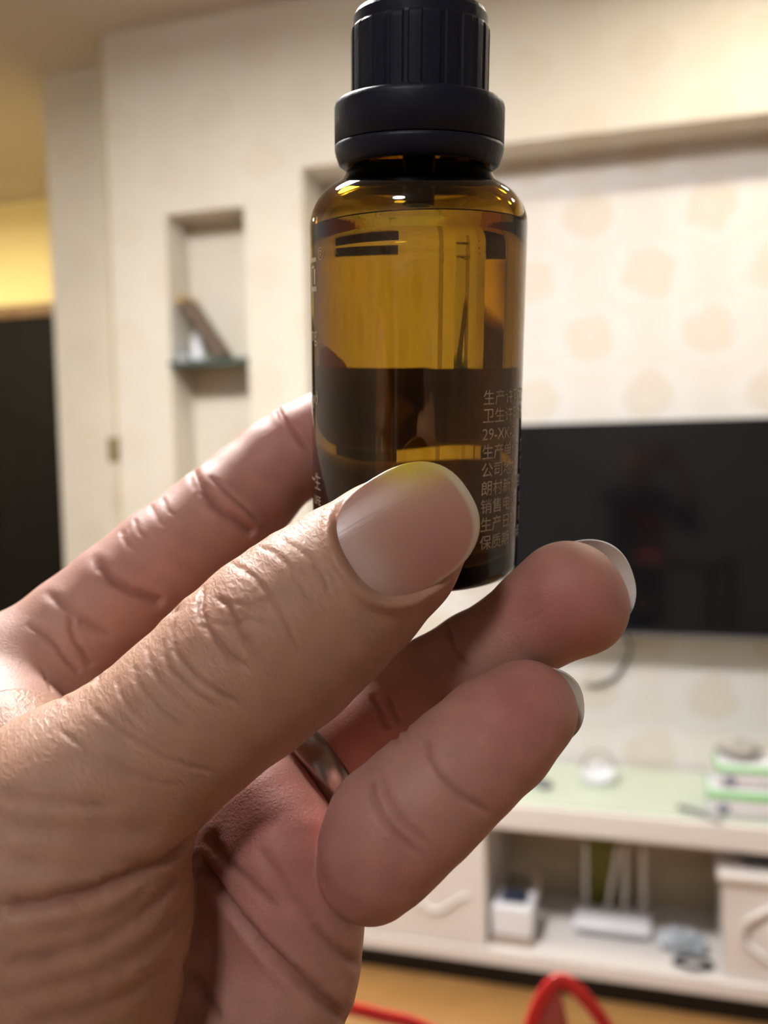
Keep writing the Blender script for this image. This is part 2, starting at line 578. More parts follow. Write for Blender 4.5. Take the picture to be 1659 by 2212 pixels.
for k in range(25):
    t = k / 24
    wav.append((mid - .20 + .40 * t, DF - 0.013, zc - .055 + .028 * math.cos(t * 4 * math.pi)))
wv_ = add_tube(bmesh.new(), wav, 0.009, 0.006, 8)
obj('wave_moulding', wv_, M_WHITE, dr, True)
# glass sheet on top
gl = obj('glass_top', box(cs0 + .02, cs1 - .02, DF + .015, DBK - .01, ct_top + .0004, ct_top + .006, .001), simple('pale_green_glass', (0.60, 0.68, 0.55), 0.12, var=0.02), cab)
gl['label'] = 'pale green glass sheet on the cabinet top'
GT = ct_top + .0064

# right moulded drawer unit standing on the bottom board
rs0, rz1 = plane_pt(1562, 1885, DF + 0.0)
du = empty('drawer_unit', frame_at(rs0, DF + 0.002, bd_top))
tag(du, 'white moulded drawer box with octagon front at the right of the cabinet', 'drawer box')
rh = rz1 - bd_top
obj('drawer_body', box(0, .46, 0.0, .30, 0.0005, rh - .022, 0.004), M_WHITE, du)
obj('drawer_lid', box(-.014, .474, -.014, .31, rh - .0215, rh, 0.006), M_WHITE, du)
oc = []
for k in range(8):
    a = math.pi / 8 + k * math.pi / 4
    oc.append((.155 + .105 * math.cos(a), -.0065, rh * .47 + .078 * math.sin(a)))
oc.append(oc[0])
obj('octagon_moulding', add_tube(bmesh.new(), oc, .011, .006, 8, caps=False), M_WHITE, du, True)
obj('octagon_boss', lathe([(0, 0), (.055, 0), (.055, .006), (.04, .012), (0, .013)], 8), M_WHITE, du, False,
    Matrix.Translation((.155, -0.001, rh * .47)) @ Matrix.Rotation(math.pi / 2, 4, 'X'))
# black set-top box on it
zt = bd_top + rh + .0006
s_, _ = plane_pt(1605, 1860, DF + .08)
stb = empty('set_top_box', frame_at(s_, DF + .06, zt))
tag(stb, 'flat black box lying on the white drawer box', 'set-top box')
hgt = max(0.02, min(0.05, ct_bot - zt - .012))
obj('box_body', box(0, .30, 0, .18, 0.002, hgt, 0.004), M_BLACK, stb)
obj('front_panel', box(.01, .29, -.002, -.0003, 0.008, hgt - .008), M_SCREEN, stb)
for x in (.03, .27):
    obj('foot', lathe([(0, 0), (.01, 0), (.01, .0019), (0, .0019)], 12), M_BLACK, stb, False, Matrix.Translation((x, .09, 0)))


def on_board(px, py, z):
    return height_pt(px, py, z)


# white box with dark top (left in the open shelf)
s0_, d0_ = on_board(1052, 2050, bd_top)
s1_, _ = on_board(1140, 2057, bd_top)
wb = empty('white_gadget_box', frame_at(max(s0_, s_in0 + .012), DF + .015, bd_top + .0006))
tag(wb, 'white square gadget box with dark top at the left of the open shelf', 'box')
wdt = s1_ - s0_
obj('box_base', box(0, wdt, 0, .12, 0, .030, .003), M_TAN, wb)
obj('box_body', box(-.002, wdt + .002, -.002, .122, .0305, .115, .006), M_WHITE2, wb)
obj('dark_top', box(.02, wdt - .02, .03, .10, .1152, .127, .006), simple('navy_plastic', (.03, .04, .07), .4), wb)
bmh = add_tube(bmesh.new(), catmull([(0.01, .125, .06), (.01, .13, .15), (.03, .13, .175), (wdt - .02, .13, .175), (wdt, .13, .15), (wdt, .125, .06)], 5), .005)
obj('rear_hoop', bmh, M_TAN, wb, True)

# router with four antennas
s0_, d0_ = on_board(1238, 2010, bd_top)
s1_, _ = on_board(1408, 2022, bd_top)
rt = empty('wifi_router', frame_at(s0_, DF + .13, bd_top + .0006))
tag(rt, 'white wireless router with four upright antennas on the open shelf', 'router')
rw = s1_ - s0_
obj('router_body', box(0, rw, 0, .13, 0.003, .036, .008, 3), M_WHITE2, rt, True)
obj('router_lip', box(.01, rw - .01, -.004, -.0002, .008, .022, .002), M_GREY, rt)
for (x, tlt) in ((.03, .0), (.095, .16), (.145, .02), (rw - .025, .0)):
    a = obj('antenna', box(-.007, .007, -.004, .004, 0.012, .205, .003), M_WHITE, rt, False,
            Matrix.Translation((x, .118, .03)) @ Matrix.Rotation(tlt, 4, 'Y'))
    obj('antenna_hinge', lathe([(0, -.009), (.008, -.009), (.008, .009), (0, .009)], 16), M_WHITE2, a, True,
        Matrix.Translation((0, 0, .008)) @ Matrix.Rotation(math.pi / 2, 4, 'Y'))
# olive plant sprig / pouch behind the router
s_, z_ = plane_pt(1300, 1900, DBK - .06)
po = empty('olive_pouch', frame_at(s_, DBK - .06, bd_top + .0006))
tag(po, 'olive green pouch standing behind the white router', 'pouch')
bm = bmesh.new()
add_prism(bm, [(-.05, 0), (.05, 0), (.058, .06), (.048, .15), (.05, .2), (-.045, .2), (-.05, .14), (-.056, .06)], -.012, .012)
obj('pouch_body', bm, M_OLIVE, po)
obj('pouch_seal', box(-.046, .052, -.006, .006, .2005, .218, .002), M_OLIVE, po)

# crumpled clear film and dark cable bundle
s_, d_ = on_board(1515, 2035, bd_top)
bag = bmesh.new()
bmesh.ops.create_icosphere(bag, subdivisions=3, radius=1)
for v in bag.verts:
    n = 1 + .28 * math.sin(7 * v.co.x + 3 * v.co.y) * math.cos(5 * v.co.z + 4 * v.co.x) + .12 * random.random()
    v.co = Vector((v.co.x * .062 * n, v.co.y * .035 * n, max(0, v.co.z * .034 * n + .026)))
o = obj('plastic_wrap', bag, simple('bluish_film', (.55, .62, .68), .2, var=.25, scale=25, trans=.25))
o.matrix_world = frame_at(rs0 - .10, DF + .12, bd_top + .0006)
tag(o, 'crumpled bluish plastic wrap on the shelf beside the drawer box', 'wrapper')
cp = []
for k in range(60):
    t = k / 59
    a = t * 2 * math.pi * 3
    cp.append((.055 * math.cos(a) * (1 - .2 * t), .03 * math.sin(a), .005 + .012 * t + .002 * math.sin(5 * a)))
o = obj('cable_coil', add_tube(bmesh.new(), cp, .0035, n=8), M_CABLE, None, True)
o.matrix_world = frame_at(rs0 - .075, DF + .04, bd_top + .0006)
tag(o, 'dark coiled cable in front of the plastic wrap', 'cable')

# ---- things on the glass top
s_, d_ = height_pt(1292, 1700, GT)
bk = empty('white_basket', frame_at(s_, d_ + .04, GT))
tag(bk, 'small white tub with a thin arched handle on the glass top', 'tub')
obj('tub', lathe([(0, 0), (.044, 0), (.050, .012), (.053, .042), (.050, .042), (.046, .012), (0, .006)], 40), M_WHITE2, bk, True)
arc = [(.048 * math.cos(a), 0, .038 + .060 * math.sin(a)) for a in np.linspace(0, math.pi, 20)]
obj('arched_handle', add_tube(bmesh.new(), arc, .004, n=8, ref=(0, 1, 0)), simple('taupe_wire', (.40, .36, .32), .5), bk, True)

s_, d_ = height_pt(1150, 1690, GT)
rm = empty('remote_control', frame_at(s_, d_, GT, 0.9))
tag(rm, 'dark grey remote control lying on the glass top by the fingertip', 'remote')
obj('remote_body', box(-.02, .02, -.075, .075, 0, .018, .006), M_GREY, rm)
for k in range(5):
    for j in (-1, 0, 1):
        obj('button', lathe([(0, .0182), (.004, .0182), (.0035, .0205), (0, .021)], 10), M_BLACK, rm, False, Matrix.Translation((j * .011, -.05 + k * .02, 0)))


def tissue(s, d, z, w, dep, hgt, label, name='tissue_pack', rot=0.0):
    t = empty(name, frame_at(s, d, z, rot))
    tag(t, label, 'tissue pack', 'tissue packs on the glass top')
    bm = box(0, w, 0, dep, 0, hgt, .012, 3)
    obj('pack', bm, M_WHITE2, t, True)
    obj('green_band', box(-.0012, w + .0012, -.0012, dep + .0012, hgt * .60, hgt * .97, .010, 3), M_GREEN, t, True)
    obj('blue_mark', lathe([(0, 0), (.016, 0), (.014, .0015), (0, .002)], 20), simple('slate_print', (.25, .28, .36), .5), t, False,
        Matrix.Translation((w * .14, -.001, hgt * .35)) @ Matrix.Rotation(math.pi / 2, 4, 'X'))
    return t


s_, d_ = height_pt(1530, 1768, GT)
th = .078
tissue(s_, d_ + .01, GT, .28, .15, th, 'white and green tissue pack at the bottom of the stack')
tissue(s_ + .022, d_ + .02, GT + th + .0008, .25, .13, .066, 'white and green tissue pack lying on top of another pack', rot=0.03)
gb = bmesh.new()
bmesh.ops.create_icosphere(gb, subdivisions=3, radius=1)
for v in gb.verts:
    n = 1 + .22 * math.sin(6 * v.co.x + 1) * math.cos(7 * v.co.y + 5 * v.co.z)
    v.co = Vector((v.co.x * .055 * n, v.co.y * .04 * n, max(0, v.co.z * .030 * n + .024)))
o = obj('crumpled_tissue', gb, simple('grey_tissue', (.42, .40, .37), .8, var=.2), None, True)
o.matrix_world = frame_at(s_ + .085, d_ + .08, GT + th + .0675)
tag(o, 'crumpled greyish cloth on top of the tissue packs', 'cloth')
s_, d_ = height_pt(1512, 1752, GT)
pn = empty('grey_marker', frame_at(s_ - .005, d_ - .03, GT + .0085, -0.55))
tag(pn, 'grey marker pen lying on the glass top before the tissue packs', 'pen')
obj('barrel', lathe([(0, -.06), (.008, -.06), (.008, .03), (0, .03)], 16), M_GREY, pn, True, Matrix.Rotation(math.pi / 2, 4, 'Y'))
obj('pen_cap', lathe([(0, .0302), (.0083, .0302), (.0083, .058), (.006, .064), (0, .065)], 16), simple('light_grey', (.5, .5, .5), .4), pn, True, Matrix.Rotation(math.pi / 2, 4, 'Y'))

# ================================================================== BOTTLE
TILT = math.radians(11.0)
BA = np.array([0.004, math.cos(TILT), -math.sin(TILT)])
BA /= np.linalg.norm(BA)
BP0 = pix(903.5, 500, 140.0)                     # a point of the bottle axis (camera mm)
BF = np.array([0.0, 0, -1]) - BA * np.dot(BA, [0, 0, -1])
BF /= np.linalg.norm(BF)                         # bottle "front", towards the camera
BR = np.cross(BA, -BF)                           # to the right
if BR[0] < 0: BR = -BR
S_BASE = -52.5
bo = C2W(BP0 + BA * S_BASE)


def c2wdir(v):
    return rgt * float(v[0]) + upv * float(v[1]) + fwd * float(v[2])


_x, _y, _z = c2wdir(BR), c2wdir(-BF), c2wdir(BA)
BM = Matrix(((_x.x, _y.x, _z.x, bo.x), (_x.y, _y.y, _z.y, bo.y), (_x.z, _y.z, _z.z, bo.z), (0, 0, 0, 1)))
bottle = empty('medicine_bottle', BM)
tag(bottle, 'small amber glass bottle with black screw cap held between thumb and fingers', 'bottle')
mm = 0.001


def glass_mat():
    m, nt, b = mat_new('amber_glass')
    nt.nodes.remove(b)
    g = N(nt, 'ShaderNodeBsdfGlass', Roughness=0.0, IOR=1.5)
    tc = N(nt, 'ShaderNodeTexCoord')
    nz = N(nt, 'ShaderNodeTexNoise', Scale=110.0, Detail=1.0)
    nt.links.new(tc.outputs['Object'], nz.inputs['Vector'])
    bp = N(nt, 'ShaderNodeBump', Strength=0.05, Distance=0.0006)
    nt.links.new(nz.outputs['Fac'], bp.inputs['Height'])
    nt.links.new(bp.outputs['Normal'], g.inputs['Normal'])
    v = N(nt, 'ShaderNodeVolumeAbsorption', Density=1300.0)
    v.inputs['Color'].default_value = (0.755, 0.63, 0.03, 1)
    out = nt.nodes['Material Output']
    nt.links.new(g.outputs[0], out.inputs['Surface'])
    nt.links.new(v.outputs[0], out.inputs['Volume'])
    return m


def liquid_mat():
    m, nt, b = mat_new('amber_oil')
    nt.nodes.remove(b)
    g = N(nt, 'ShaderNodeBsdfGlass', Roughness=0.0, IOR=1.46)
    g.inputs['Color'].default_value = (1, 1, 1, 1)
    v = N(nt, 'ShaderNodeVolumeAbsorption', Density=12.0)
    v.inputs['Color'].default_value = (0.85, 0.60, 0.15, 1)
    out = nt.nodes['Material Output']
    nt.links.new(g.outputs[0], out.inputs['Surface'])
    nt.links.new(v.outputs[0], out.inputs['Volume'])
    return m


M_AMBER, M_OIL = glass_mat(), liquid_mat()
RB = 16.35


def arc(cx, cz, r, a0, a1, n):
    return [(cx + r * math.cos(a), cz + r * math.sin(a)) for a in np.linspace(math.radians(a0), math.radians(a1), n)]


H_SH = 53.0                                       # where the shoulder starts above the base
outer = [(0, 0.9), (10.5, 0.8), (12.6, 0.0)] + arc(RB - 2.2, 2.2, 2.2, -90, 0, 8) + \
    [(RB, z) for z in np.linspace(4, H_SH, 14)[0:]] + arc(RB - 6.6, H_SH, 6.6, 0, 62, 14)[1:] + \
    [(11.7, H_SH + 6.5), (11.15, H_SH + 7.3), (10.6, H_SH + 8.4), (9.6, H_SH + 9.0), (9.6, H_SH + 17.5), (9.2, H_SH + 18.0)]
RI = 14.7
inner = [(0, 4.2), (9, 3.6)] + arc(RI - 3.2, 6.2, 3.2, -75, 0, 8) + [(RI, z) for z in np.linspace(8, H_SH - .5, 12)] + \
    arc(RB - 6.6, H_SH, RI - RB + 6.6, 0, 76, 14)[1:] + [(9.6, H_SH + 5.4), (8.4, H_SH + 6.5), (7.4, H_SH + 8.0), (6.8, H_SH + 10), (6.6, H_SH + 17.6), (7.0, H_SH + 18.0)]
prof = [(r * mm, z * mm) for r, z in outer] + [(r * mm, z * mm) for r, z in inner[::-1]]
body = obj('glass_body', lathe(prof, 128), M_AMBER, bottle, True)
body['label'] = 'amber glass bottle body'
# oil: fills the cavity up to a level surface (horizontal in the room)
OV = 0.12
lev = -S_BASE + 0.6
zloc = BM.to_3x3().transposed() @ Vector((0, 0, 1))      # world up in bottle coordinates
zloc.y -= 0.075; zloc.normalize()                         # the surface still swings a little
liq_prof = [(r + OV if r > 0 else 0, z - (OV if i < 2 else 0)) for i, (r, z) in enumerate(inner) if z < lev - 3.6]
bm = bmesh.new()
n = 128
rings = []
for (r, z) in liq_prof:
    rings.append([bm.verts.new((r * mm * math.cos(2 * math.pi * k / n), r * mm * math.sin(2 * math.pi * k / n), z * mm)) for k in range(n)] if r > 0 else [bm.verts.new((0, 0, z * mm))])


def top_z(x, y):
    return lev - (zloc.x * x + zloc.y * y) / zloc.z


def rad_at(z):
    zs_ = [p[1] for p in inner]; rs_ = [p[0] for p in inner]
    return float(np.interp(z, zs_, rs_)) + OV


ring_t, ring_m = [], []
for k in range(n):
    a = 2 * math.pi * k / n
    r = RI
    for it in range(6):
        z = top_z(r * math.cos(a), r * math.sin(a)); r = rad_at(z)
    ring_t.append((r, z, a))
rings.append([bm.verts.new((r * mm * math.cos(a), r * mm * math.sin(a), z * mm)) for r, z, a in ring_t])
for fr_, dz in ((0.985, -.22), (0.95, -.36), (0.88, -.42), (.6, -.44), (.3, -.44)):   # meniscus
    rings.append([bm.verts.new((r * fr_ * mm * math.cos(a), r * fr_ * mm * math.sin(a), (top_z(r * fr_ * math.cos(a), r * fr_ * math.sin(a)) + dz) * mm)) for r, z, a in ring_t])
rings.append([bm.verts.new((0, 0, (lev - .44) * mm))])
for a_, b_ in zip(rings[:-1], rings[1:]):
    for k in range(n):
        k2 = (k + 1) % n
        if len(a_) == 1: bm.faces.new((a_[0], b_[k], b_[k2]))
        elif len(b_) == 1: bm.faces.new((a_[k], b_[0], a_[k2]))
        else: bm.faces.new((a_[k], b_[k], b_[k2], a_[k2]))
liq = obj('oil', bm, M_OIL, bottle, True)
liq['label'] = 'clear amber oil filling the bottle'
# pouring insert in the neck
M_INS = simple('translucent_insert', (0.95, 0.93, 0.85), 0.25, trans=1.0, var=0.03, ior=1.25)
ins = obj('pouring_insert', lathe([(r * mm, z * mm) for r, z in ((1.7, H_SH + 3.6), (2.35, H_SH + 3.6), (2.5, H_SH + 9.0), (6.3, H_SH + 9.6), (6.3, H_SH + 17), (1.7, H_SH + 17))], 40, closed=True), M_INS, bottle, True)
bmd = bmesh.new(); bmesh.ops.create_icosphere(bmd, subdivisions=3, radius=.42 * mm)
obj('oil_drop', bmd, M_OIL, ins, True, Matrix.Translation((-1.0 * mm, -2.2 * mm, (H_SH + 3.9) * mm)))

# black cap: collar, tamper ring and ribbed top
M_CAP = simple('black_cap_plastic', (0.007, 0.010, 0.022), 0.45, spec=0.32, var=0.12, scale=900, bump=0.06)
c0 = -S_BASE + 9.0
rc = 12.55
obj('tamper_ring', lathe([(r * mm, (c0 + z) * mm) for r, z in ((9.7, 0.15), (11.4, 0.0), (11.9, .35), (12.4, 1.7), (rc, 2.4), (rc, 2.95), (rc - .35, 3.02), (9.7, 3.02))], 128, closed=True), M_CAP, bottle, True)
obj('cap_collar', lathe([(r * mm, (c0 + z) * mm) for r, z in ((9.7, 3.05), (rc - .35, 3.05), (rc, 3.2), (rc, 8.2), (rc - .15, 8.8), (rc - .6, 9.15), (10.4, 9.25), (9.7, 9.25))], 128, closed=True), M_CAP, bottle, True)
bm = bmesh.new()
nr = 240
rcap = 10.1
zz = [9.25, 9.6, 18.2, 18.8, 19.2, 20.6, 21.3, 21.6]
rr = [rcap, rcap, rcap, rcap - .05, rcap - .35, rcap - .38, rcap - .75, rcap - 1.5]
groove = [.0, .24, .24, .15, 0, 0, 0, 0]
rings = []
NG = 24
for z, r, g in zip(zz, rr, groove):
    ring_ = []
    for k in range(nr):
        ph = (k / nr * NG) % 1.0
        w = 1.0 if ph < 0.30 else 0.0
        q = r - g * w
        a = 2 * math.pi * k / nr
        ring_.append(bm.verts.new((q * mm * math.cos(a), q * mm * math.sin(a), (c0 + z) * mm)))
    rings.append(ring_)
for a_, b_ in zip(rings[:-1], rings[1:]):
    for k in range(nr):
        bm.faces.new((a_[k], b_[k], b_[(k + 1) % nr], a_[(k + 1) % nr]))
bm.faces.new(rings[0]); bm.faces.new(rings[-1])
capo = obj('ribbed_cap', bm, M_CAP, bottle, False)
for p in capo.data.polygons:
    p.use_smooth = False

# gold print wrapped round the glass
def ink_mat():
    m = simple('gold_print_ink', (0.46, 0.36, 0.25), 0.5, var=0.12, scale=400, metal=0.0)
    return m


M_INK = ink_mat()


def wrap_mesh(name, verts, faces, a0, z0, label=None):
    """flat print (mm) laid on the outer glass: x becomes angle from the front (positive right)"""
    me = bpy.data.meshes.new(name)
    R = (RB + 0.06)
    co = []
    for (x, y) in verts:
        th = a0 + x / RB
        co.append((R * mm * math.sin(th), -R * mm * math.cos(th), (z0 + y) * mm))
    me.from_pydata(co, [], faces)
    me.materials.append(M_INK)
    o = bpy.data.objects.new(name, me)
    link(o, bottle)
    if label: o['label'] = label
    return o


def text_flat(body_, size):
    cu = bpy.data.curves.new('print_text', 'FONT')
    cu.body = body_
    cu.size = size
    cu.resolution_u = 3
    cu.fill_mode = 'FRONT'
    to = bpy.data.objects.new('print_text', cu)
    COL.objects.link(to)
    dg = bpy.context.evaluated_depsgraph_get()
    me = to.evaluated_get(dg).to_mesh()
    v = [(p.co.x, p.co.y) for p in me.vertices]
    f = [tuple(p.vertices) for p in me.polygons]
    to.evaluated_get(dg).to_mesh_clear()
    bpy.data.objects.remove(to)
    bpy.data.curves.remove(cu)
    return v, f


def axis_s(y):
    t = -(y - CYP) / FPX
    d = (t * BP0[2] - BP0[1]) / (BA[1] - t * BA[2])
    return d - S_BASE


rows = ['生产许可证：', '卫生许可证：', '29-XK-2', '生产单位：广', '公司地址：广', '朗村新屋四', '销售电话：0', '生产日期：见', '保质期：3年']
for i, tx in enumerate(rows):
    y = 857 + i * 35.8
    v, f = text_flat(tx, 2.35)
    # the print lies on the front of the glass, so the row is lifted for the nearer surface
    z0 = axis_s(y) - 0.85 + 0.8
    wrap_mesh('print_row', v, f, math.radians(33.0), z0)


def strokes(rects, a_right, zc, name, label=None):
    """rects (x0,x1,y0,y1) in mm measured left from the right-hand edge"""
    V, F = [], []
    for (x0, x1, y0, y1) in rects:
        nseg = max(1, int((x1 - x0) / 0.6))
        for k in range(nseg):
            xa = x0 + (x1 - x0) * k / nseg; xb = x0 + (x1 - x0) * (k + 1) / nseg
            b = len(V)
            V += [(xa, y0), (xb, y0), (xb, y1), (xa, y1)]
            F.append((b, b + 1, b + 2, b + 3))
    return wrap_mesh(name, V, F, math.radians(a_right), zc, label)


zc = axis_s(605)
strokes([(-5.5, 0, 2.2, 2.8), (-5.5, 0, -2.0, -1.3), (-2.6, -2.1, -1.3, 1.6), (-2.6, -1.0, 1.3, 1.7), (-1.3, -.5, -1.0, 1.2), (-4.0, -3.2, -5.6, 2.2), (-5.5, -4.6, -1.3, 2.2)], -66, zc, 'logo_print', 'large gold character printed on the left side of the glass')
v, f = text_flat('®', 2.6); wrap_mesh('registered_mark', v, f, math.radians(-64), axis_s(572))
v, f = text_flat('ng', 3.2); w_ = max(p[0] for p in v); wrap_mesh('print_letters', [(x - w_, y) for x, y in v], f, math.radians(-66), axis_s(737))
v, f = text_flat('syd', 3.0); w_ = max(p[0] for p in v); wrap_mesh('print_letters', [(x - w_, y) for x, y in v], f, math.radians(-66), axis_s(868))
v, f = text_flat('一生', 2.9); w_ = max(p[0] for p in v); wrap_mesh('print_characters', [(x - w_, y) for x, y in v], f, math.radians(-63), axis_s(1042))
v, f = text_flat('LIFE', 1.9); w_ = max(p[0] for p in v); wrap_mesh('print_letters', [(x - w_, y) for x, y in v], f, math.radians(-63), axis_s(1075))

# ================================================================== HAND
def node(px, py, z, rpx):
    p = pix(px, py, z)
    return (p[0], p[1], p[2], rpx * z / FPX)


THUMB = [node(*a) for a in (
    (900, 1133, 124.5, 128), (838, 1195, 122.5, 156), (752, 1265, 120.5, 176), (675, 1326, 119, 190), (600, 1388, 118, 199),
    (520, 1455, 117, 197), (415, 1543, 116, 190), (290, 1650, 115, 196), (150, 1765, 114, 226))]
THENAR = [node(*a) for a in ((150, 1765, 114, 226), (112, 1900, 114, 272), (104, 1990, 114.5, 288), (70, 2130, 116, 300), (10, 2280, 119, 320), (-60, 2560, 123, 400))]
INDEX = [node(*a) for a in (
    (990, 818, 171, 74), (930, 836, 171, 90), (860, 864, 170.5, 96), (760, 915, 170, 99), (650, 974, 168.5, 102), (600, 1004, 167.5, 100),
    (540, 1062, 166, 108), (480, 1112, 163, 112), (450, 1136, 162, 112), (350, 1215, 158, 119), (255, 1296, 155, 124), (170, 1368, 153, 130), (40, 1490, 150, 152))]
MIDDLE = [node(*a) for a in (
    (1000, 1040, 172, 78), (940, 1064, 172.5, 92), (870, 1094, 172.5, 97), (780, 1155, 172, 101), (650, 1300, 166, 108), (500, 1440, 160, 115), (330, 1580, 152, 125), (200, 1690, 146, 150))]
RING = [node(*a) for a in (
    (1226, 1290, 129, 116), (1254, 1312, 129.5, 104), (1172, 1330, 131, 112), (1105, 1380, 133, 103), (1030, 1424, 135, 104), (940, 1482, 138, 108), (855, 1545, 139.5, 116), (740, 1628, 138, 124), (640, 1706, 135, 130), (500, 1850, 131, 150))]
PINKY = [node(*a) for a in (
    (1135, 1537, 121, 111), (1070, 1590, 119, 130), (1000, 1652, 117, 134), (948, 1701, 116, 138), (905, 1740, 115.5, 142), (848, 1791, 115, 145), (822, 1832, 115, 134), (800, 1878, 116, 114))]
# the ring finger keeps its own order: tip bulge is a side lobe
PALM = [
    [node(40, 1490, 150, 152), node(-120, 1750, 148, 190), node(-300, 2350, 140, 280)],
    [node(200, 1690, 146, 150), node(120, 1900, 146, 190), node(0, 2400, 138, 300)],
    [node(500, 1850, 131, 150), node(440, 2000, 133, 190), node(300, 2450, 132, 260)],
    [node(650, 1985, 124, 122), node(642, 2060, 123, 120), node(618, 2140, 123, 122), node(575, 2235, 123, 118), node(440, 2600, 124, 220)],
    [node(575, 1745, 127, 108), node(622, 1845, 123, 112), node(652, 1960, 121.5, 114)],
    [node(560, 1800, 130, 120), node(600, 1950, 125, 120)],
    [node(-20, 1505, 146, 140), node(20, 1650, 131, 150), node(120, 1765, 120, 170)],       # web thumb-index
    [node(60, 1478, 150, 105), node(130, 1500, 149, 95)],
]
WRIST = [[(-66, -122, 132, 17), (-90, -175, 105, 19), (-135, -265, 40, 26)], [(-40, -124, 126, 17), (-68, -178, 98, 19), (-120, -268, 32, 27)],
         [(-85, -95, 133, 15), (-66, -122, 132, 17)], [(-34, -92, 124, 15), (-40, -124, 126, 17)], [(-56, -95, 122, 17), (-52, -124, 127, 18)]]

VX = 0.34


def axis_samples(lo, hi, flo, fhi, step=VX, grow=1.12, mx=4.0):
    a = list(np.arange(flo, fhi + step / 2, step))
    s = step
    while a[-1] < hi:
        s = min(s * grow, mx); a.append(a[-1] + s)
    s = step
    pre = []
    c = flo
    while c > lo:
        s = min(s * grow, mx); c -= s; pre.append(c)
    return np.array(pre[::-1] + a, np.float32)


GX = axis_samples(-170, 42, -64, 40)
GY = axis_samples(-300, 26, -70, 25)
GZ = axis_samples(0, 192, 100, 183)
BIG = 30.0


class Field:
    def __init__(self):
        self.F = np.full((len(GX), len(GY), len(GZ)), BIG, np.float32)


def cone_into(F, a, b, k, margin=9.0):
    pa, ra, pb, rb = np.array(a[:3], np.float32), a[3], np.array(b[:3], np.float32), b[3]
    m = margin + max(ra, rb)
    lo = np.minimum(pa, pb) - m; hi = np.maximum(pa, pb) + m
    ix = slice(*np.searchsorted(GX, (lo[0], hi[0]))); iy = slice(*np.searchsorted(GY, (lo[1], hi[1]))); iz = slice(*np.searchsorted(GZ, (lo[2], hi[2])))
    X, Y, Z = GX[ix][:, None, None], GY[iy][None, :, None], GZ[iz][None, None, :]
    if X.size == 0 or Y.size == 0 or Z.size == 0:
        return
    ba = pb - pa
    l2 = float(ba @ ba)
    rr = ra - rb
    a2 = max(l2 - rr * rr, 1e-6)
    il2 = 1.0 / l2
    px_, py_, pz_ = X - pa[0], Y - pa[1], Z - pa[2]
    y = px_ * ba[0] + py_ * ba[1] + pz_ * ba[2]
    z = y - l2
    xx = (px_ * l2 - ba[0] * y) ** 2 + (py_ * l2 - ba[1] * y) ** 2 + (pz_ * l2 - ba[2] * y) ** 2
    y2 = y * y * l2
    z2 = z * z * l2
    kk = math.copysign(1, rr) * rr * rr * xx if rr != 0 else np.zeros_like(xx)
    d = (np.sqrt(xx * a2 * il2) + y * rr) * il2 - ra
    c1 = (np.sign(z) * a2 * z2 > kk)
    d = np.where(c1, np.sqrt(xx + z2) * il2 - rb, d)
    c2 = (~c1) & (np.sign(y) * a2 * y2 < kk)
    d = np.where(c2, np.sqrt(xx + y2) * il2 - ra, d)
    sub = F[ix, iy, iz]
    F[ix, iy, iz] = smin(sub, d.astype(np.float32), k)


def smin(a, b, k):
    h = np.maximum(k - np.abs(a - b), 0) / k
    return np.minimum(a, b) - h * h * k * 0.25


def chain(nodes, k=0.6):
    F = np.full((len(GX), len(GY), len(GZ)), BIG, np.float32)
    for a, b in zip(nodes[:-1], nodes[1:]):
        cone_into(F, a, b, k)
    return F


def base_k(c, r0, r1, kin, kout):
    d = np.sqrt((GX[:, None, None] - c[0]) ** 2 + (GY[None, :, None] - c[1]) ** 2 + (GZ[None, None, :] - c[2]) ** 2)
    t = np.clip((d - r0) / (r1 - r0), 0, 1)
    return (kin + (kout - kin) * t).astype(np.float32)


F = np.full((len(GX), len(GY), len(GZ)), BIG, np.float32)
for ch in PALM + WRIST:
    for a, b in zip(ch[:-1], ch[1:]):
        cone_into(F, a, b, 4.5)
F = smin(F, chain(INDEX), base_k(INDEX[-1], 8, 20, 5.0, 0.3))
F = smin(F, chain(MIDDLE), base_k(MIDDLE[-1], 8, 20, 4.0, 0.3))
ringF = chain(RING[:1] + RING[2:], 0.8)
cone_into(ringF, RING[0], RING[1], 1.5)
F = smin(F, ringF, base_k(RING[-1], 8, 18, 4.0, 0.3))
F = smin(F, chain(PINKY), np.float32(0.45))
TH = chain(THUMB, 0.8)
for a, b in zip(THENAR[:-1], THENAR[1:]):
    cone_into(TH, a, b, 4.0)
kt = 0.4 + 9.0 * np.clip((-72 - GY) / 20.0, 0, 1)[None, :, None] + 6.0 * np.clip((-62 - GX) / 8.0, 0, 1)[:, None, None]
F = smin(F, TH, kt.astype(np.float32))
# the pads flatten against the glass
bx = GX[:, None, None] - BP0[0]; by = GY[None, :, None] - BP0[1]; bz = GZ[None, None, :] - BP0[2]
sB = bx * BA[0] + by * BA[1] + bz * BA[2]
rB = np.sqrt(np.maximum(bx * bx + by * by + bz * bz - sB * sB, 0))
dB = np.maximum(rB - (RB + 0.12), np.maximum(S_BASE - 0.15 - sB, sB - 8)).astype(np.float32)
F = np.maximum(F, -dB)
del bx, by, bz, sB, rB, dB, TH, ringF, kt


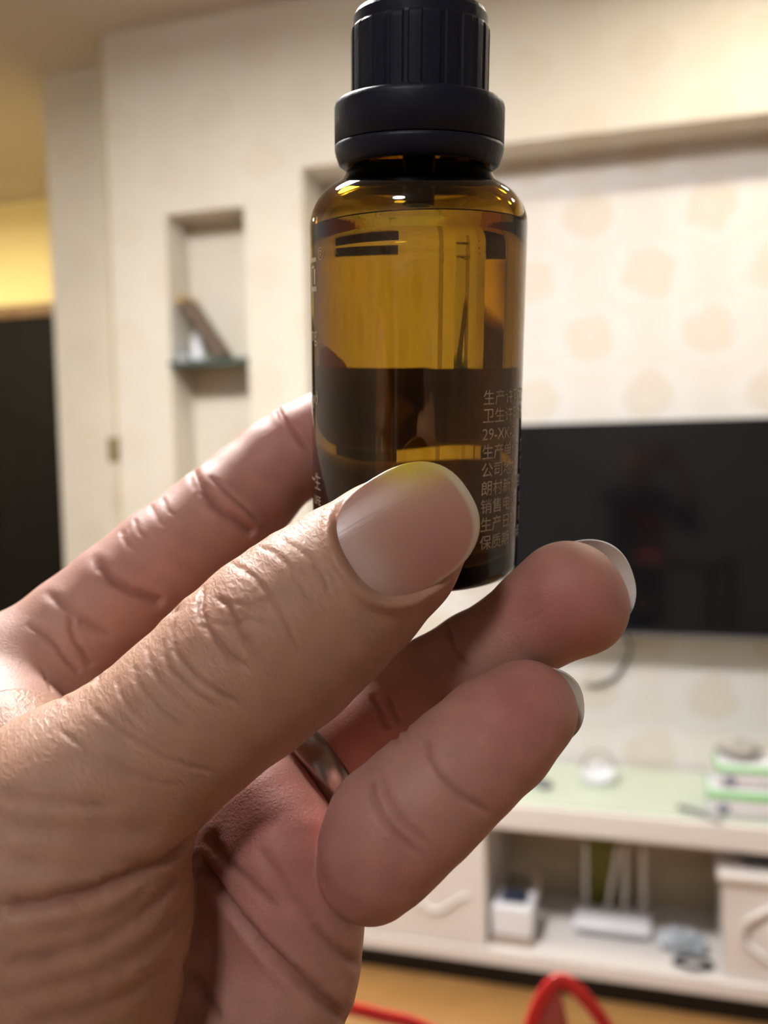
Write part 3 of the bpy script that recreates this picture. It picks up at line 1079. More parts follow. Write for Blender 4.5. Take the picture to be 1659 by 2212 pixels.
def surface_nets(F, gx, gy, gz):
    ins = F < 0
    nx, ny, nz = F.shape
    c = np.zeros((nx - 1, ny - 1, nz - 1), np.uint8)
    for i in (0, 1):
        for j in (0, 1):
            for k in (0, 1):
                c += ins[i:nx - 1 + i, j:ny - 1 + j, k:nz - 1 + k]
    act = (c > 0) & (c < 8)
    I, J, K = np.nonzero(act)
    idx = np.full(act.shape, -1, np.int32)
    idx[I, J, K] = np.arange(len(I), dtype=np.int32)
    S = np.zeros((len(I), 3), np.float64)
    cnt = np.zeros(len(I))
    corners = [(i, j, k) for i in (0, 1) for j in (0, 1) for k in (0, 1)]
    for a in corners:
        for ax in range(3):
            if a[ax] == 1: continue
            b = list(a); b[ax] = 1
            fa = F[I + a[0], J + a[1], K + a[2]].astype(np.float64); fb = F[I + b[0], J + b[1], K + b[2]].astype(np.float64)
            m = (fa < 0) != (fb < 0)
            t = np.where(m, fa / np.where(m, fa - fb, 1), 0)
            A = np.stack([gx[I + a[0]], gy[J + a[1]], gz[K + a[2]]], 1)
            B = np.stack([gx[I + b[0]], gy[J + b[1]], gz[K + b[2]]], 1)
            S += np.where(m[:, None], A + (B - A) * t[:, None], 0)
            cnt += m
    V = S / cnt[:, None]
    Q = []
    for ax in range(3):
        sl0 = [slice(None)] * 3; sl1 = [slice(None)] * 3
        sl0[ax] = slice(0, -1); sl1[ax] = slice(1, None)
        a, b = ins[tuple(sl0)], ins[tuple(sl1)]
        u, v = [(1, 2), (2, 0), (0, 1)][ax]
        E = np.array(np.nonzero(a != b)).T
        ok = (E[:, u] > 0) & (E[:, v] > 0) & (E[:, u] < F.shape[u] - 1) & (E[:, v] < F.shape[v] - 1)
        E = E[ok]
        fl = a[E[:, 0], E[:, 1], E[:, 2]]

        def cell(du, dv):
            e = E.copy(); e[:, u] -= du; e[:, v] -= dv
            return idx[e[:, 0], e[:, 1], e[:, 2]]
        q = np.stack([cell(1, 1), cell(0, 1), cell(0, 0), cell(1, 0)], 1)
        q[~fl] = q[~fl][:, ::-1]
        Q.append(q)
    Q = np.concatenate(Q)
    return V, Q[(Q >= 0).all(1)]


HV, HQ = surface_nets(F, GX.astype(np.float64), GY.astype(np.float64), GZ.astype(np.float64))
del F
EDG = np.concatenate([HQ[:, [0, 1]], HQ[:, [1, 2]], HQ[:, [2, 3]], HQ[:, [3, 0]]])
DEG = np.bincount(EDG.ravel(), minlength=len(HV)).astype(float)


def lap(A):
    out = np.zeros_like(A)
    for c in range(A.shape[1]):
        out[:, c] = np.bincount(EDG[:, 0], A[EDG[:, 1], c], len(A)) + np.bincount(EDG[:, 1], A[EDG[:, 0], c], len(A))
    return out / DEG[:, None]


for it in range(5):
    HV = HV + 0.55 * (lap(HV) - HV)
    HV = HV - 0.50 * (lap(HV) - HV) if it < 3 else HV


def normals(V):
    n = np.cross(V[HQ[:, 2]] - V[HQ[:, 0]], V[HQ[:, 3]] - V[HQ[:, 1]])
    out = np.zeros_like(V)
    for c in range(3):
        for k in range(4):
            out[:, c] += np.bincount(HQ[:, k], n[:, c], len(V))
    return out / (np.linalg.norm(out, axis=1)[:, None] + 1e-12)


HN = normals(HV)
if (HN * (HV - HV.mean(0))).sum() < 0:
    HQ = HQ[:, ::-1]; HN = -HN


def seg_dist(P, nodes):
    """distance to a chain, normalised by its radius, and position along it"""
    best = np.full(len(P), 1e9); tt = np.zeros(len(P)); acc = 0.0
    for a, b in zip(nodes[:-1], nodes[1:]):
        A, B = np.array(a[:3]), np.array(b[:3])
        d = B - A
        L = np.linalg.norm(d)
        t = np.clip(((P - A) @ d) / (L * L), 0, 1)
        r = a[3] + (b[3] - a[3]) * t
        q = np.linalg.norm(P - (A + t[:, None] * d), axis=1) - r
        m = q < best
        best[m] = q[m]; tt[m] = acc + t[m] * L
        acc += L
    return best, tt


DT, TT = seg_dist(HV, THUMB)
DTN, TTN = seg_dist(HV, THENAR)
DI, TI = seg_dist(HV, INDEX)
DM, TM = seg_dist(HV, MIDDLE)
DR, TR = seg_dist(HV, RING)
DP, TP = seg_dist(HV, PINKY)
DO = np.minimum(np.minimum(DI, DM), np.minimum(DR, DP))
for ch in PALM[:6]:
    DO = np.minimum(DO, seg_dist(HV, ch)[0])
thw = 1 / (1 + np.exp(-np.clip((DO - np.minimum(DT, DTN)) / 0.5, -30, 30)))
is_th = thw > 0.5

# ---------------- creases: polylines in the photograph, dropped onto the skin
PXX = CXP + FPX * HV[:, 0] / HV[:, 2]
PYY = CYP - FPX * HV[:, 1] / HV[:, 2]
vis = (HN[:, 2] < 0.15) & (PXX > -80) & (PXX < 1740) & (PYY > 700) & (PYY < 2300)
VI = np.nonzero(vis)[0]
CELL = 12
cellkey = ((PYY[VI] // CELL).astype(int) + 100) * 1000 + (PXX[VI] // CELL).astype(int) + 100
order = np.argsort(cellkey, kind='stable')
VIs, ks = VI[order], cellkey[order]


def drop(px, py):
    c = []
    for dy in (-1, 0, 1):
        for dx in (-1, 0, 1):
            k = (int(py // CELL) + dy + 100) * 1000 + int(px // CELL) + dx + 100
            a, b = np.searchsorted(ks, (k, k + 1))
            if b > a: c.append(VIs[a:b])
    if not c: return None
    c = np.concatenate(c)
    zmin = HV[c, 2].min()
    c = c[HV[c, 2] < zmin + 5]
    d = (PXX[c] - px) ** 2 + (PYY[c] - py) ** 2
    return HV[c[np.argmin(d)]]


CREASES = [
    # thumb knuckle (width mm, depth mm, points)
    (0.40, 0.50, [(438, 1266), (433, 1310), (448, 1355), (485, 1400), (528, 1442)]),
    (0.32, 0.40, [(470, 1290), (492, 1310), (512, 1345), (532, 1385), (560, 1428)]),
    (0.30, 0.30, [(495, 1215), (530, 1232), (570, 1270), (612, 1330), (648, 1412)]),
    (0.30, 0.22, [(560, 1180), (600, 1200), (640, 1245), (670, 1300)]),
    (0.30, 0.20, [(600, 1160), (650, 1190), (690, 1230), (715, 1290)]),
    (0.32, 0.30, [(378, 1340), (372, 1380), (392, 1430), (450, 1485), (530, 1525)]),
    (0.30, 0.24, [(352, 1385), (360, 1430), (400, 1480), (470, 1530)]),
    (0.30, 0.20, [(318, 1400), (330, 1450), (370, 1500), (430, 1550)]),
    (0.30, 0.18, [(285, 1430), (300, 1480), (350, 1540), (400, 1575)]),
    (0.30, 0.18, [(250, 1465), (270, 1520), (320, 1570)]),
    (0.30, 0.18, [(500, 1300), (545, 1305), (590, 1290)]),
    (0.30, 0.16, [(455, 1345), (500, 1350), (550, 1340), (600, 1360)]),
    (0.30, 0.18, [(190, 1520), (260, 1580), (360, 1640), (470, 1670)]),
    (0.30, 0.16, [(120, 1570), (200, 1625), (300, 1680), (400, 1700)]),
    # folds at the thumb root
    (0.90, 0.85, [(418, 1806), (372, 1850), (292, 1888), (190, 1930), (80, 1952), (0, 1962)]),
    (1.10, 0.38, [(405, 1862), (335, 1952), (215, 2030), (90, 2068), (0, 2085)]),
    (1.10, 0.24, [(408, 1940), (330, 2040), (210, 2105), (80, 2140), (0, 2155)]),
    (0.90, 0.22, [(330, 1790), (230, 1795), (110, 1790), (0, 1782)]),
    (0.90, 0.16, [(330, 1850), (220, 1868), (90, 1862), (0, 1850)]),
    (1.00, 0.20, [(405, 1890), (345, 1900), (240, 1980), (100, 2012), (0, 2025)]),
    (1.10, 0.24, [(380, 2060), (290, 2140), (170, 2190), (40, 2215)]),
    (0.70, 0.25, [(260, 1735), (150, 1735), (40, 1720), (0, 1712)]),
    # palm
    (0.75, 1.10, [(424, 1858), (450, 1890), (505, 1968), (570, 2045), (650, 2120), (720, 2175), (760, 2215)]),
    (0.70, 0.55, [(775, 2083), (742, 2062), (700, 2025), (670, 1990)]),
    (0.80, 0.35, [(560, 1830), (600, 1890), (640, 1950), (680, 1990)]),
    (0.80, 0.35, [(445, 1790), (480, 1850), (530, 1900), (600, 1960)]),
    (0.90, 0.50, [(398, 2070), (430, 2130), (480, 2212)]),
    # pinky
    (0.43, 0.45, [(800, 1680), (812, 1735), (845, 1788), (905, 1845)]),
    (0.43, 0.35, [(822, 1668), (838, 1725), (872, 1775), (925, 1825)]),
    (0.40, 0.42, [(922, 1592), (938, 1645), (985, 1705), (1055, 1757)]),
    (0.30, 0.15, [(945, 1640), (1010, 1610), (1060, 1560)]),
    # ring finger
    (0.40, 0.35, [(968, 1348), (985, 1405), (1030, 1462)]),
    (0.43, 0.40, [(800, 1490), (828, 1550), (868, 1608)]),
    (0.36, 0.30, [(838, 1500), (862, 1555), (892, 1600)]),
    # index
    (0.75, 0.75, [(414, 1008), (432, 1050), (470, 1095), (520, 1130), (565, 1165)]),
    (0.43, 0.40, [(455, 1030), (490, 1060), (530, 1095), (560, 1125)]),
    (0.43, 0.50, [(598, 876), (612, 905), (640, 940), (668, 975)]),
    (0.80, 0.75, [(205, 1205), (240, 1250), (290, 1278), (345, 1300), (385, 1320)]),
    (0.70, 0.45, [(100, 1280), (150, 1318), (190, 1345), (240, 1375)]),
    (0.43, 0.45, [(150, 1330), (160, 1380), (200, 1440), (212, 1475)]),
    (0.43, 0.40, [(60, 1350), (110, 1380), (150, 1430), (200, 1475)]),
    (0.30, 0.22, [(90, 1440), (120, 1490), (150, 1520)]),
    (0.30, 0.20, [(350, 1075), (362, 1100), (380, 1115)]), (0.4, 0.20, [(325, 1090), (340, 1120), (355, 1135)]),
    (0.30, 0.20, [(290, 1120), (300, 1150), (320, 1165)]), (0.4, 0.20, [(262, 1145), (270, 1170), (290, 1188)]),
    # fingertip of the ring finger
    (0.30, 0.10, [(1130, 1345), (1180, 1320), (1230, 1280)]),
]
cre_amt = np.zeros(len(HV))
DISP = np.zeros(len(HV))
for (w, dep, pts) in CREASES:
    P2 = catmull(pts, 14)
    P3 = [q for q in (drop(p[0], p[1]) for p in P2) if q is not None]
    if len(P3) < 2: continue
    P3 = np.array(P3)
    P3[1:-1] = 0.25 * P3[:-2] + 0.5 * P3[1:-1] + 0.25 * P3[2:]
    lo, hi = P3.min(0) - 5, P3.max(0) + 5
    near = np.nonzero(((HV > lo) & (HV < hi)).all(1) & (HN[:, 2] < 0.4))[0]
    best = np.full(len(near), 1e9); bt = np.zeros(len(near))
    nS = len(P3)
    for i in range(nS - 1):
        A, B = P3[i], P3[i + 1]
        d = B - A; L2 = max(float(d @ d), 1e-9)
        if L2 > 36: continue
        t = np.clip(((HV[near] - A) @ d) / L2, 0, 1)
        q = ((HV[near] - (A + t[:, None] * d)) ** 2).sum(1)
        m = q < best
        best[m] = q[m]; bt[m] = (i + t[m]) / (nS - 1)
    dist = np.sqrt(best)
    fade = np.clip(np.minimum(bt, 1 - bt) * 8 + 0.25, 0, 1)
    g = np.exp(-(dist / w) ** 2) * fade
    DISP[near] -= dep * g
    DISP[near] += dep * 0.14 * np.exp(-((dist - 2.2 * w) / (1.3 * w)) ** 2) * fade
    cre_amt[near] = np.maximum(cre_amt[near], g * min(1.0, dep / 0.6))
HV = HV + HN * DISP[:, None]

# ---------------- nails
NAILS = []


def nail_frame(cpx, cpy, z, tip, nrm, a, b, cu, cv, lift=0.0):
    c = pix(cpx, cpy, z)
    n = np.array(nrm, float); n /= np.linalg.norm(n)
    u = np.array(tip, float); u -= n * (u @ n); u /= np.linalg.norm(u)
    v = np.cross(n, u)
    return dict(c=c, n=n, u=u, v=v, a=a, b=b, cu=cu, cv=cv)


def nail_h(fr, u, v):
    return -fr['cv'] * v * v - fr['cu'] * u * u * np.sign(u) * 0.5 - fr['cu'] * u * u * .5


def snap(fr, sel):
    """move the frame origin to the skin surface along its normal"""
    d = HV[sel] - fr['c']
    u, v, w = d @ fr['u'], d @ fr['v'], d @ fr['n']
    m = (np.abs(u) < 1.2) & (np.abs(v) < 1.2)
    if m.any():
        fr['c'] = fr['c'] + fr['n'] * w[m].max()


def apply_nail(fr, sel, sink=0.45, fold=0.85):
    global HV
    idx = np.nonzero(sel)[0]
    d = HV[idx] - fr['c']
    u, v, w = d @ fr['u'], d @ fr['v'], d @ fr['n']
    e = (np.abs(u / fr['a']) ** 2.5 + np.abs(v / fr['b']) ** 2.5) ** (1 / 2.5)
    ok = (w > -6) & (e < 1.6) & ((HN[idx] @ fr['n']) > 0.05)
    tgt = nail_h(fr, u, v) - sink
    inside = np.clip((1.04 - e) / 0.10, 0, 1)
    w2 = w + (np.minimum(w, tgt) - w) * inside
    back = np.clip((0.75 - u / fr['a']) / 0.5, 0, 1)
    w2 = w2 + fold * np.exp(-((e - 1.12) / 0.085) ** 2) * back * (e > 0.98)
    out = HV[idx] + np.where(ok, w2 - w, 0)[:, None] * fr['n']
    HV[idx] = out
    return idx[ok], inside[ok]


fr_t = nail_frame(876, 1146, 116, (0.84, 0.52, 0.10), (0.10, 0.10, -1), 8.7, 7.7, 0.004, 0.036)
sel_t = (DT < 1.5) & (TT < 40)
snap(fr_t, sel_t)
fr_t['c'] = fr_t['c'] - fr_t['n'] * 0.15
apply_nail(fr_t, sel_t)


def tip_nail(nodes, n, u, back, along, a, b, cu, cv):
    n = np.array(n, float); n /= np.linalg.norm(n)
    u = np.array(u, float); u -= n * (u @ n); u /= np.linalg.norm(u)
    c = np.array(nodes[0][:3]) + n * nodes[0][3] * back + u * along
    return dict(c=c, n=n, u=u, v=np.cross(n, u), a=a, b=b, cu=cu, cv=cv)


fr_r = tip_nail(RING, (0.42, 0.19, 0.90), (0.88, 0.32, 0.1), 0.84, 1.7, 6.3, 6.8, 0.010, 0.058)
fr_p = tip_nail(PINKY, (0.46, 0.04, 0.89), (0.95, 0.08, 0.1), 0.84, 1.1, 5.0, 5.2, 0.012, 0.066)
fr_i = tip_nail(INDEX, (0.10, 0.25, 0.96), (0.95, 0.25, 0.0), 0.80, 0.6, 6.0, 5.8, 0.010, 0.062)
fr_m = tip_nail(MIDDLE, (0.10, 0.25, 0.96), (0.92, 0.38, 0.0), 0.80, 0.6, 6.0, 5.8, 0.010, 0.062)
HN = normals(HV)

# ---------------- colour of the skin (own redder pads and tan back of the thumb; crease shade and lit web painted in)
HC = np.tile(np.array([0.50, 0.27, 0.215]), (len(HV), 1))


def paint(w, col):
    global HC
    HC = HC + np.clip(w, 0, 1)[:, None] * (np.array(col) - HC)


def blob(px, py, rad_mm, amt, col, only=None):
    q = drop(px, py)
    if q is None: return
    d = np.linalg.norm(HV - q, axis=1)
    w = amt * np.exp(-(d / rad_mm) ** 2)
    if only is not None: w = w * only
    paint(w, col)


paint(thw * 0.9, (0.485, 0.275, 0.185))
RED = (0.50, 0.185, 0.165)
notth = (~is_th).astype(float)
for (px, py, r, a) in ((1200, 1290, 8, .75), (1280, 1340, 6, .5), (1110, 1540, 8, .75), (1150, 1500, 5, .4), (640, 1740, 9, .6), (560, 1780, 6, .4), (640, 900, 7, .6),
                       (540, 1020, 9, .3), (330, 1340, 10, .5), (300, 1180, 9, .35), (870, 1900, 8, .35), (520, 2010, 8, .45), (690, 1900, 7, .4), (770, 1590, 8, .6)):
    blob(px, py, r, a, RED, notth)
blob(80, 1440, 9, .5, (0.56, 0.36, 0.30), notth)  # paler web: brightness from the lamp above put into the colour
blob(960, 1290, 6, .5, (0.50, 0.235, 0.17), is_th.astype(float))
blob(620, 1480, 8, .4, (0.46, 0.245, 0.16), is_th.astype(float))
blob(480, 1300, 6, .35, (0.50, 0.24, 0.17), is_th.astype(float))
paint(cre_amt ** 1.4 * 0.62, (0.25, 0.095, 0.07))  # shade inside the creases, painted into the skin colour
# yellow stain along the top of the thumb tip
blob(905, 1005, 3.2, .8, (0.60, 0.40, 0.03), is_th.astype(float))
blob(830, 1030, 2.6, .5, (0.56, 0.36, 0.06), is_th.astype(float))
mot = np.sin(HV @ np.array([.9, .5, .3])) * np.sin(HV @ np.array([-.4, .8, .5]) + 1.3) * .035 + rng.normal(0, .008, len(HV))
HC = np.clip(HC * (1 + mot[:, None]), 0, 1)

# wrinkle weight and skin coordinates for the fine relief
wr = 0.22 + 0.36 * thw


def skin_mat():
    m, nt, b = mat_new('skin')
    at = N(nt, 'ShaderNodeAttribute', attribute_name='skin_colour')
    aw = N(nt, 'ShaderNodeAttribute', attribute_name='wrinkle')
    ac = N(nt, 'ShaderNodeAttribute', attribute_name='skin_co')
    b.inputs['Roughness'].default_value = 0.50
    b.inputs['Specular IOR Level'].default_value = 0.34
    b.inputs['Subsurface Weight'].default_value = 0.22
    b.inputs['Subsurface Radius'].default_value = (1.0, 0.36, 0.22)
    b.inputs['Subsurface Scale'].default_value = 0.0014
    vo = N(nt, 'ShaderNodeTexVoronoi', feature='DISTANCE_TO_EDGE', Scale=1.0)
    dn = N(nt, 'ShaderNodeTexNoise', Scale=1.3, Detail=2.0)
    nt.links.new(ac.outputs['Vector'], dn.inputs['Vector'])
    dm = N(nt, 'ShaderNodeVectorMath', operation='MULTIPLY_ADD')
    dm.inputs[1].default_value = (0.9, 0.9, 0.9)
    nt.links.new(dn.outputs['Color'], dm.inputs[0]); nt.links.new(ac.outputs['Vector'], dm.inputs[2])
    nt.links.new(dm.outputs[0], vo.inputs['Vector'])
    r1 = N(nt, 'ShaderNodeMapRange')
    r1.inputs['From Max'].default_value = 0.35
    nt.links.new(vo.outputs['Distance'], r1.inputs['Value'])
    tc = N(nt, 'ShaderNodeTexCoord')
    nz = N(nt, 'ShaderNodeTexNoise', Scale=1700.0, Detail=5.0, Roughness=0.65)
    nt.links.new(tc.outputs['Object'], nz.inputs['Vector'])
    nz2 = N(nt, 'ShaderNodeTexNoise', Scale=260.0, Detail=4.0)
    nt.links.new(tc.outputs['Object'], nz2.inputs['Vector'])
    mu = N(nt, 'ShaderNodeMath', operation='MULTIPLY')
    nt.links.new(r1.outputs[0], mu.inputs[0]); nt.links.new(aw.outputs['Fac'], mu.inputs[1])
    ad = N(nt, 'ShaderNodeMath', operation='MULTIPLY_ADD')
    nt.links.new(nz.outputs['Fac'], ad.inputs[0]); ad.inputs[1].default_value = 0.75
    nt.links.new(mu.outputs[0], ad.inputs[2])
    bp = N(nt, 'ShaderNodeBump', Strength=0.42, Distance=0.00020)
    nt.links.new(ad.outputs[0], bp.inputs['Height'])
    nt.links.new(bp.outputs['Normal'], b.inputs['Normal'])
    mx = N(nt, 'ShaderNodeMixRGB', blend_type='MULTIPLY')
    mx.inputs[0].default_value = 0.35
    r3 = N(nt, 'ShaderNodeValToRGB')
    r3.color_ramp.elements[0].position = 0.3
    r3.color_ramp.elements[0].color = (0.80, 0.74, 0.72, 1)
    r3.color_ramp.elements[1].position = 0.7
    r3.color_ramp.elements[1].color = (1.1, 1.08, 1.06, 1)
    nt.links.new(nz2.outputs['Fac'], r3.inputs['Fac'])
    nt.links.new(at.outputs['Color'], mx.inputs[1])
    nt.links.new(r3.outputs['Color'], mx.inputs[2])
    nt.links.new(mx.outputs[0], b.inputs['Base Color'])
    return m


M_SKIN = skin_mat()


def to_world(V):
    R = np.array([[rgt.x, upv.x, fwd.x], [rgt.y, upv.y, fwd.y], [rgt.z, upv.z, fwd.z]])
    return (V / 1000.0) @ R.T + np.array(CAM)


def np_mesh(name, V, Q, mat, smooth=True):
    me = bpy.data.meshes.new(name)
    me.vertices.add(len(V)); me.vertices.foreach_set('co', V.astype(np.float32).ravel())
    k = Q.shape[1]
    me.loops.add(Q.size); me.loops.foreach_set('vertex_index', Q.astype(np.int32).ravel())
    me.polygons.add(len(Q)); me.polygons.foreach_set('loop_start', np.arange(0, Q.size, k, dtype=np.int32))
    me.update(calc_edges=True)
    me.validate()
    if smooth:
        me.polygons.foreach_set('use_smooth', np.ones(len(me.polygons), bool))
    me.materials.append(mat)
    return me


person = empty('person', Matrix.Translation((-0.27, -0.30, 0)))
tag(person, 'person holding up the amber bottle in a raised hand that wears a silver ring', 'person')
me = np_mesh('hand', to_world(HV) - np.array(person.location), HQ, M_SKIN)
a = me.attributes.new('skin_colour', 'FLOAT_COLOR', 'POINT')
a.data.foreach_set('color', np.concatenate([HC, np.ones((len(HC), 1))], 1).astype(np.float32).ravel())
a = me.attributes.new('wrinkle', 'FLOAT', 'POINT')
a.data.foreach_set('value', wr.astype(np.float32))
# thumb: cells drawn out across the finger, elsewhere fine ones
ax_t = np.array([.78, .60, .1]); ax_t /= np.linalg.norm(ax_t)
al = HV @ ax_t
sk = np.where(is_th[:, None], np.stack([al / 0.75, (HV @ np.array([.60, -.78, 0])) / 1.7, HV[:, 2] / 1.7], 1), HV / 0.6)
a = me.attributes.new('skin_co', 'FLOAT_VECTOR', 'POINT')
a.data.foreach_set('vector', sk.astype(np.float32).ravel())
hand = link(bpy.data.objects.new('hand', me), person)
hand['label'] = 'tan hand gripping the bottle between thumb and fingertips'


# nail plates
def nail_mat():
    m, nt, b = mat_new('fingernail')
    at = N(nt, 'ShaderNodeAttribute', attribute_name='nail_colour')
    nt.links.new(at.outputs['Color'], b.inputs['Base Color'])
    b.inputs['Roughness'].default_value = 0.30
    b.inputs['Specular IOR Level'].default_value = 0.5
    b.inputs['Subsurface Weight'].default_value = 0.15
    b.inputs['Subsurface Radius'].default_value = (1.0, 0.4, 0.25)
    b.inputs['Subsurface Scale'].default_value = 0.001
    ac = N(nt, 'ShaderNodeAttribute', attribute_name='nail_co')
    wv = N(nt, 'ShaderNodeTexNoise', Scale=1.0, Detail=2.0)
    mp = N(nt, 'ShaderNodeMapping'); mp.inputs['Scale'].default_value = (0.15, 4.0, 1.0)
    nt.links.new(ac.outputs['Vector'], mp.inputs['Vector']); nt.links.new(mp.outputs[0], wv.inputs['Vector'])
    bp = N(nt, 'ShaderNodeBump', Strength=0.12, Distance=0.0002)
    nt.links.new(wv.outputs['Fac'], bp.inputs['Height']); nt.links.new(bp.outputs['Normal'], b.inputs['Normal'])
    return m


M_NAIL = nail_mat()


def make_nail(fr, ext, label, bed, edge, stain=None, lunula=0.0, edge_at=0.72, nu=36, nv=28, thick=0.42, lift=0.0):
    """a curved plate: superellipse in plan; the free edge runs `ext` mm past the bed"""
    V, C, UV = [], [], []
    a_, b_ = fr['a'], fr['b']
    for lay in (0, 1):
        for i in range(nu + 1):
            r = (i / nu)
            for j in range(nv * 2):
                th = 2 * math.pi * j / (nv * 2)
                cx, cy = math.cos(th), math.sin(th)
                sx_ = math.copysign(abs(cx) ** (2 / 2.5), cx); sy_ = math.copysign(abs(cy) ** (2 / 2.5), cy)
                u = r * a_ * sx_; v = r * b_ * sy_
                if u > 0: u *= 1 + ext / a_
                h_ = float(nail_h(fr, np.array(u), np.array(v))) + lift - (0.0 if lay == 0 else thick) - 0.10 * r ** 6
                p = fr['c'] + fr['u'] * u + fr['v'] * v + fr['n'] * h_
                V.append(p); UV.append((u, v, 0))
                q = u / a_ + 0.10 * (v / b_) ** 2 * 0
                ee = (abs(u / (a_ * (1 + ext / a_))) ** 2.3 + abs(v / (b_ * 1.06)) ** 2.6) ** .42 if u > 0 else 0
                w = min(1, max(0, (ee - edge_at) / 0.05)) if u > 0 else 0
                c = np.array(bed) * (1 - w) + np.array(edge) * w
                if lunula:
                    ll = math.exp(-(((u + a_ * .82) / (a_ * .34)) ** 2 + ((v - b_ * .15) / (b_ * .75)) ** 2) * 1.2)
                    c = c + lunula * ll * (np.array((0.66, 0.50, 0.44)) - c)
                if stain is not None:
                    for (su, sv, sr, sa, sc) in stain:
                        c = c + sa * math.exp(-((u - su) ** 2 + (v - sv) ** 2) / sr ** 2) * (np.array(sc) - c)
                C.append(c)
    n2 = nv * 2
    Q = []
    L0 = (nu + 1) * n2
    for lay in (0, 1):
        for i in range(nu):
            for j in range(n2):
                j2 = (j + 1) % n2
                q = [lay * L0 + i * n2 + j, lay * L0 + (i + 1) * n2 + j, lay * L0 + (i + 1) * n2 + j2, lay * L0 + i * n2 + j2]
                Q.append(q if lay == 0 else q[::-1])
    for j in range(n2):
        j2 = (j + 1) % n2
        Q.append([nu * n2 + j, L0 + nu * n2 + j, L0 + nu * n2 + j2, nu * n2 + j2])
    V = to_world(np.array(V)) - np.array(person.location)
    bm = bmesh.new()
    lay = bm.verts.layers.float_color.new('nail_colour'); lay2 = bm.verts.layers.float_vector.new('nail_co')
    vv = [bm.verts.new(p) for p in V]
    for v_, c, uv in zip(vv, C, UV):
        v_[lay] = (*[float(x) for x in c], 1); v_[lay2] = uv
    for q in Q:
        try: bm.faces.new([vv[k] for k in q])
        except ValueError: pass
    bmesh.ops.remove_doubles(bm, verts=bm.verts, dist=2e-6)
    o = obj('fingernail', bm, M_NAIL, hand, True)
    o['label'] = label
    return o


make_nail(fr_t, 0.35, 'broad thumbnail with a yellow-stained free edge', (0.49, 0.26, 0.20), (0.62, 0.54, 0.39),
          stain=[(4.6, -7.6, 3.6, 1.0, (.66, .48, .02)), (7.4, -5.4, 2.4, .6, (.62, .46, .05)), (1.5, 4.5, 4.2, .5, (.46, .17, .15))], lunula=.7, edge_at=0.87)
make_nail(fr_r, 0.3, 'long pale fingernail showing past the ring fingertip', (0.60, 0.40, 0.34), (0.80, 0.78, 0.74), edge_at=0.45)
make_nail(fr_p, 0.3, 'pale fingernail edge behind the little fingertip', (0.60, 0.42, 0.34), (0.76, 0.72, 0.62), edge_at=0.45)
make_nail(fr_i, 0.3, 'fingernail of the index finger behind the bottle', (0.56, 0.34, 0.28), (0.78, 0.75, 0.70), edge_at=0.8)
make_nail(fr_m, 0.3, 'fingernail of the middle finger behind the bottle', (0.56, 0.34, 0.28), (0.78, 0.75, 0.70), edge_at=0.8)

# ---------------- finger ring
ra_, rb_ = np.array(RING[7][:3]), np.array(RING[8][:3])
tq = 0.55
rc_ = ra_ + (rb_ - ra_) * tq
rr_ = RING[7][3] + (RING[8][3] - RING[7][3]) * tq + 0.25
ax_ = (ra_ - rb_) / np.linalg.norm(ra_ - rb_)
e1 = np.cross(ax_, [0, 0, 1]); e1 /= np.linalg.norm(e1); e2 = np.cross(ax_, e1)
X_, Y_, Z_ = c2wdir(e1), c2wdir(e2), c2wdir(ax_)
cw = C2W(rc_)
M_SILVER = simple('dull_silver', (0.42, 0.37, 0.34), 0.30, metal=1.0, var=0.08, scale=300)
half = 2.3
prof = [(rr_ - 0.1, -half * .9), (rr_ + .3, -half), (rr_ + .9, -half * .8), (rr_ + 1.35, -half * .4), (rr_ + 1.5, 0), (rr_ + 1.35, half * .4), (rr_ + .9, half * .8), (rr_ + .3, half), (rr_ - 0.1, half * .9), (rr_ - .2, 0)]
ro = obj('finger_ring', lathe([(r * mm, z * mm) for r, z in prof], 96, closed=True), M_SILVER, None, True)
ro.matrix_world = Matrix(((X_.x, Y_.x, Z_.x, cw.x), (X_.y, Y_.y, Z_.y, cw.y), (X_.z, Y_.z, Z_.z, cw.z), (0, 0, 0, 1)))
tag(ro, 'plain dull silver band worn at the base of the ring finger', 'ring')

# ================================================================== TABLE AND RED BAG (below the frame)
TBZ = CAMH - 0.60
tbl = empty('side_table', Matrix.Translation((0.10, 0.66, 0)))
tag(tbl, 'small wooden table just below the view carrying the red bag', 'table')
M_TBL = simple('table_wood', (0.06, 0.035, 0.02), 0.4, var=0.2, scale=12)
obj('table_top', box(-.42, .42, -.24, .22, TBZ - .03, TBZ, .005), M_TBL, tbl)
for sx in (-1, 1):
    for sy in (-1, 1):
        obj('leg', box(sx * .38 - .02, sx * .38 + .02, sy * .19 - .02, sy * .19 + .02, 0, TBZ - .0305, .004), M_TBL, tbl)


def film_mat():
    m, nt, b = mat_new('red_plastic_film')
    b.inputs['Base Color'].default_value = (0.88, 0.045, 0.04, 1)
    b.inputs['Roughness'].default_value = 0.25
    tc = N(nt, 'ShaderNodeTexCoord')
    nz = N(nt, 'ShaderNodeTexNoise', Scale=30.0, Detail=3.0)
    nt.links.new(tc.outputs['Object'], nz.inputs['Vector'])
    bp = N(nt, 'ShaderNodeBump', Strength=0.5, Distance=0.004)
    nt.links.new(nz.outputs['Fac'], bp.inputs['Height']); nt.links.new(bp.outputs['Normal'], b.inputs['Normal'])
    return m


def thin_film_mat():
    m, nt, b = mat_new('thin_red_film')
    b.inputs['Base Color'].default_value = (0.55, 0.10, 0.09, 1)
    b.inputs['Roughness'].default_value = 0.35
    b.inputs['Alpha'].default_value = 0.8
    return m


M_RED, M_REDT = film_mat(), thin_film_mat()
zb_ = 640.0


def bagpt(px, py, z=zb_):
    return C2W(pix(px, py, z))


